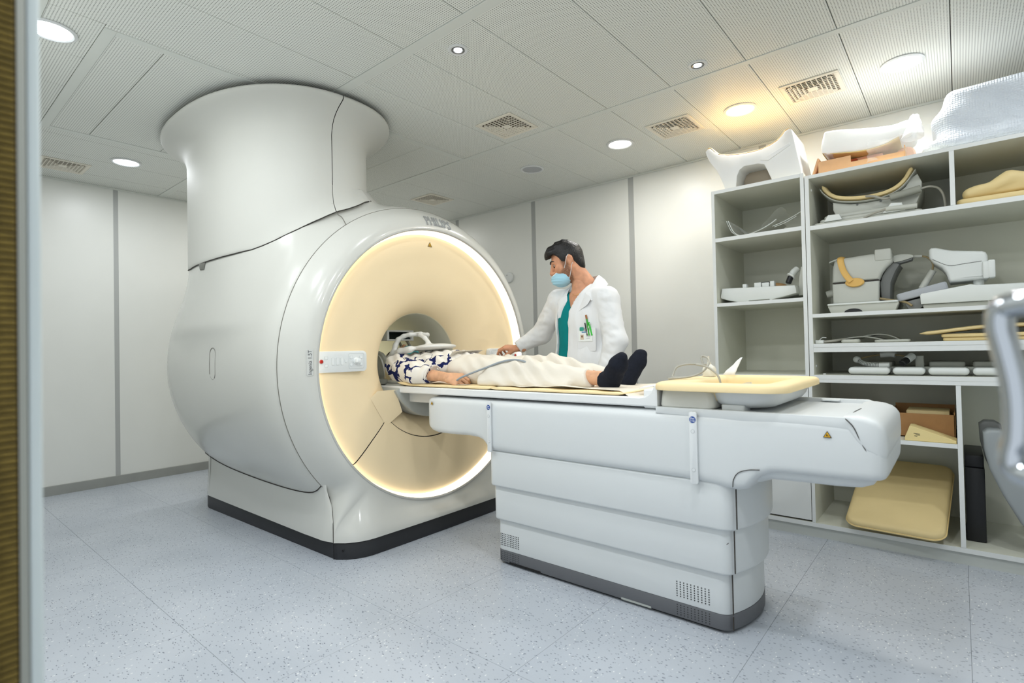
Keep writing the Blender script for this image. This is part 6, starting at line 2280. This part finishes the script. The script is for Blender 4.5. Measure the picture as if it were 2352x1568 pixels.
# socks
for A_, H_, T_, q in ((A1_, H1_, T1_, 0), (A2_, H2_, T2_, 1)):
    s = SDF(Vector((-1.42, 2.06 if q == 0 else 2.34, .89)), Vector((-1.10, 2.34 if q == 0 else 2.60, 1.13)), .0055)
    up = A_.lerp(H_, .35)
    m1 = H_.lerp(T_, .35)
    m2 = H_.lerp(T_, .72)
    side = Vector((0, -1, 0)) if q == 0 else Vector((0, 1, 0))
    s.cone(up, H_, .040, .040, .02)
    s.ell(H_ + Vector((.012, 0, -.004)), (.042, .038, .036), k=.02)
    s.cone(H_, m1, .041, .043, .02)
    s.cone(m1, m2, .043, .041, .02)
    s.cone(m2, T_, .040, .024, .02)
    s.cone(m2 + side * .012, T_ + side * -.018 + Vector((-.012, 0, .004)), .030, .020, .02)
    ax = np.array((H_ - A_).normalized(), np.float32)
    P_ = s._sub(s.lo, s.lo + s.h * (s.n - 1))[1]
    s.d = np.maximum(s.d, -((P_ - np.array(up, np.float32)) @ ax) - .01).astype(np.float32)
    s.d = np.maximum(s.d, .9195 - P_[..., 2]).astype(np.float32)
    mk('sock', relax(s.mesh(), 1, .4), M_sock, PAT, sm=180)

# sheet under the legs and a fold of it by the hand
def sheet_z(x, y):
    e = max(0.0, (x + 1.30) / .30)
    return .9205 - .024 * min(1, max(0, (x + 1.135) / .03)) + .0025 * math.sin(x * 23 + y * 11) + .0015 + .014 * math.exp(-((y - 2.10) / .03) ** 2) * (math.exp(-((x + 1.42) / .10) ** 2) + .6 * math.exp(-((x + 1.62) / .05) ** 2))
nx, ny = 50, 26
V, F = grid(lambda i, j: (-1.86 + .86 * i / (nx - 1), 2.085 + .02 * math.sin(i * .45) + (.45 - .02 * math.sin(i * .45)) * j / (ny - 1), sheet_z(-1.86 + .86 * i / (nx - 1), 2.085 + .45 * j / (ny - 1))), nx, ny)
SH = tag(mk('sheet', mesh(V, F), mat('sheet_cream', (238, 228, 210), rough=.9), sm=180), 'cream paper sheet spread under the patient\'s lower legs', 'sheet')
md = SH.modifiers.new('thickness', 'SOLIDIFY'); md.thickness = .0012
V, F = grid(lambda i, j: (-2.44 + .36 * i / 24, 2.070 + .05 * j / 6 + .006 * math.sin(i * .6), .9205 + .0022 + .018 * math.exp(-((i - 10) / 4.0) ** 2) * math.exp(-((j - 2) / 2.2) ** 2)), 25, 7)
SF = tag(mk('folded_cloth', mesh(V, F), mat('cloth_beige', (224, 206, 186), rough=.9), sm=180), 'small beige cloth fold beside the patient\'s hand', 'cloth')
md = SF.modifiers.new('thickness', 'SOLIDIFY'); md.thickness = .0012
# call-bell cable from the hand over the thigh
CB = tag(mk('call_bell_cable', tube([(-2.150, 2.075, .945), (-2.110, 2.070, .962), (-2.04, 2.090, .988), (-1.96, 2.115, 1.016), (-1.88, 2.140, 1.044), (-1.80, 2.160, 1.056), (-1.72, 2.165, 1.042), (-1.64, 2.18, 1.012), (-1.58, 2.20, .99)], .0055, 10, 8), mat('cable_bluegrey', (150, 158, 164), rough=.45)), 'grey call-bell cable held in the patient\'s hand and laid over the thigh', 'cable')

# ------------------------------------------------------------------ head coil
HCO = thing('head_coil', 'white head coil with a looped handle and flat paddle over the patient\'s head', 'coil', (-3.0, YA, .90))
M_hc = mat('headcoil_white', (226, 226, 222), rough=.4)
M_hcg = mat('headcoil_grey', (176, 176, 166), rough=.45)
yh0, yh1 = 2.16, 2.49
# base trough and side walls around the head
mk('coil_base', rbox(-3.30, -2.86, 2.10, 2.55, .9005, .935, .03, .008), M_hcg, HCO)
for sx in (-1, 1):
    y = YA + sx * .165
    pts = [(-3.24, .935), (-2.86, .935), (-2.87, 1.0), (-2.885, 1.045), (-2.92, 1.09), (-2.98, 1.118), (-3.16, 1.13), (-3.24, 1.09)]
    mk('coil_wall', xz(smo(pts, 2), y - .014, y + .014, .005, 2), M_hcg, HCO)
    mk('wall_rib', tube([(-2.885, y + sx * .014, .94), (-2.905, y + sx * .016, 1.02), (-2.94, y + sx * .012, 1.075), (-3.0, y + sx * .004, 1.11)], .006, 8, 6), M_hc, HCO)
    mk('side_pad', rbox(-2.905, -2.835, y - .018, y + .022, .92, 1.0, .012, .006), M_pad, HCO)
# upper cage: two bows and a mirror box
for x in (-3.06, -3.16):
    mk('cage_bow', tube([(x + .02, YA - .165, 1.10), (x, YA - .155, 1.17), (x - .01, YA - .11, 1.215), (x - .015, YA, 1.235), (x - .01, YA + .11, 1.215), (x, YA + .155, 1.17), (x + .02, YA + .165, 1.10)], .011, 10, 6), M_hcg, HCO)
mb = mk('mirror_frame', join(box(-3.03, -2.95, YA - .115, YA - .095, 1.19, 1.255, .004), box(-3.03, -2.95, YA + .095, YA + .115, 1.19, 1.255, .004), box(-3.03, -2.95, YA - .115, YA + .115, 1.247, 1.259, .004), box(-3.03, -2.95, YA - .115, YA + .115, 1.186, 1.196, .004)), M_hc, HCO)
mir_ = box(-.035, .035, -.094, .094, -.0015, .0015)
mir_.transform(Matrix.Translation((-2.985, YA, 1.222)) @ Matrix.Rotation(R(48), 4, 'Y'))
mk('mirror', mir_, mat('mirror_glass', (70, 80, 78), rough=.05, metal=1.0), HCO)
# front part: hinge arms, looped handle and paddle
s = SDF((-2.98, 2.08, 1.0), (-2.40, 2.58, 1.27), .006)
for q in (-1, 1):
    y = YA + q * .118
    s.chain([(-2.905, y + q * .035, 1.060), (-2.865, y + q * .035, 1.078), (-2.842, y + q * .03, 1.098), (-2.832, y + q * .02, 1.150), (-2.822, y + q * .005, 1.190), (-2.795, y - q * .02, 1.212)], [.017, .017, .017, .016, .015, .014], .012)
    s.chain([(-2.842, y + q * .03, 1.100), (-2.76, y + q * .035, 1.112), (-2.68, y + q * .02, 1.124)], [.018, .020, .022], .02)
s.chain([(-2.795, YA - .098, 1.212), (-2.76, YA - .075, 1.222), (-2.74, YA, 1.226), (-2.76, YA + .075, 1.222), (-2.795, YA + .098, 1.212)], [.014, .0135, .0135, .0135, .014], .012)
s.chain([(-2.76, YA - .02, 1.224), (-2.70, YA - .04, 1.218), (-2.64, YA - .05, 1.196), (-2.60, YA - .055, 1.165)], [.0135, .013, .013, .014], .012)
s.ell((-2.585, YA, 1.137), (.115, .135, .021), rot=(0, R(-3), 0), k=.02)
s.ell((-2.69, YA, 1.130), (.10, .125, .016), rot=(0, R(-4), 0), k=.02)
mk('paddle_and_handle', s.mesh(), M_hc, HCO, sm=180)
for q in (-1, 1):
    mk('hinge', cyl((-2.905, YA + q * .150, 1.035), (-2.905, YA + q * .150, 1.075), .016, 14, bev=.003), M_hcg, HCO)
mk('connector_box', rbox(-3.27, -3.10, 2.085, 2.135, .955, 1.005, .008, .004), mat('connector_grey', (150, 150, 142), rough=.4), HCO)
mk('plug_cap', rbox(-2.99, -2.93, 2.075, 2.125, .905, .955, .012, .006), M_hc, HCO)
# ------------------------------------------------------------------ things standing in the tub
BT = thing('pump_bottle', 'translucent white bottle with a long nozzle standing by the tub', 'bottle', (-.885, 2.46, .968))
mk('bottle_body', lathe([(0, 0), (.028, 0), (.030, .006), (.030, .032), (.025, .044), (.013, .052), (.009, .056)], 24, c=(-.885, 2.46, .9685)), mat('bottle_white', (226, 224, 212), rough=.35), BT)
mk('bottle_neck', cyl((-.885, 2.46, 1.020), (-.885, 2.46, 1.032), .009, 14, bev=.001), mat('bottle_white'), BT)
mk('nozzle', cyl((-.885, 2.46, 1.030), (-.889, 2.46, 1.060), .006, 12, r2=.004), mat('nozzle_cream', (222, 216, 200), rough=.4), BT)
CL = tag(mk('coiled_cable', tube([(-.935, 2.12, .9745), (-.90, 2.20, .9755), (-.87, 2.26, .984), (-.85, 2.31, 1.005), (-.845, 2.35, 1.035), (-.865, 2.38, 1.056), (-.89, 2.38, 1.060), (-.875, 2.36, 1.025), (-.86, 2.34, 1.025), (-.91, 2.28, 1.030), (-.95, 2.25, 1.018), (-.955, 2.22, .990), (-.945, 2.20, .976), (-.90, 2.22, .9755)], .0042, 10, 8), M_cable), 'grey cable lying in loose loops on the tub\'s yellow rim', 'cable')
CL2 = tag(mk('bent_cable', tube([(-.885, 2.30, 1.028), (-.845, 2.30, 1.020), (-.81, 2.295, 1.002), (-.785, 2.29, .975), (-.775, 2.29, .930), (-.774, 2.29, .897)], .0045, 10, 8), M_cable), 'grey cable end arching down into the tub', 'cable')
PA = tag(mk('paper_sheet', crumple(lambda u, v: (-.860 + .055 * u * (1 - .85 * v) + .075 * v, 2.56 + .03 * v, .9695 + .080 * v + .002), 6, 6, .002, 2), mat('paper_white', (240, 242, 244), rough=.7), sm=180), 'white paper leaning upright at the tub\'s far rim', 'paper')
md = PA.modifiers.new('thickness', 'SOLIDIFY'); md.thickness = .001
TR = tag(mk('white_cloth', crumple(lambda u, v: (-1.10 + .12 * u, 2.18 + .38 * v, .928 + .018 * u + .004 * math.sin(9 * v)), 8, 14, .0015, 8), mat('paper_white'), sm=180), 'white folded cloth at the table foot end behind the feet', 'cloth')
md = TR.modifiers.new('thickness', 'SOLIDIFY'); md.thickness = .003
# small round wall fitting behind the scanner's right edge
WF = thing('wall_button', 'small round white fitting on the back wall beside the scanner', 'wall fitting', (-3.58, Y_B, 1.86))
mk('fitting_plate', cyl((-3.58, Y_B, 1.86), (-3.58, Y_B - .02, 1.86), .055, 32, bev=.006), M_white, WF)
mk('fitting_dot', cyl((-3.60, Y_B - .0195, 1.885), (-3.60, Y_B - .0212, 1.885), .005, 10), M_coild, WF)
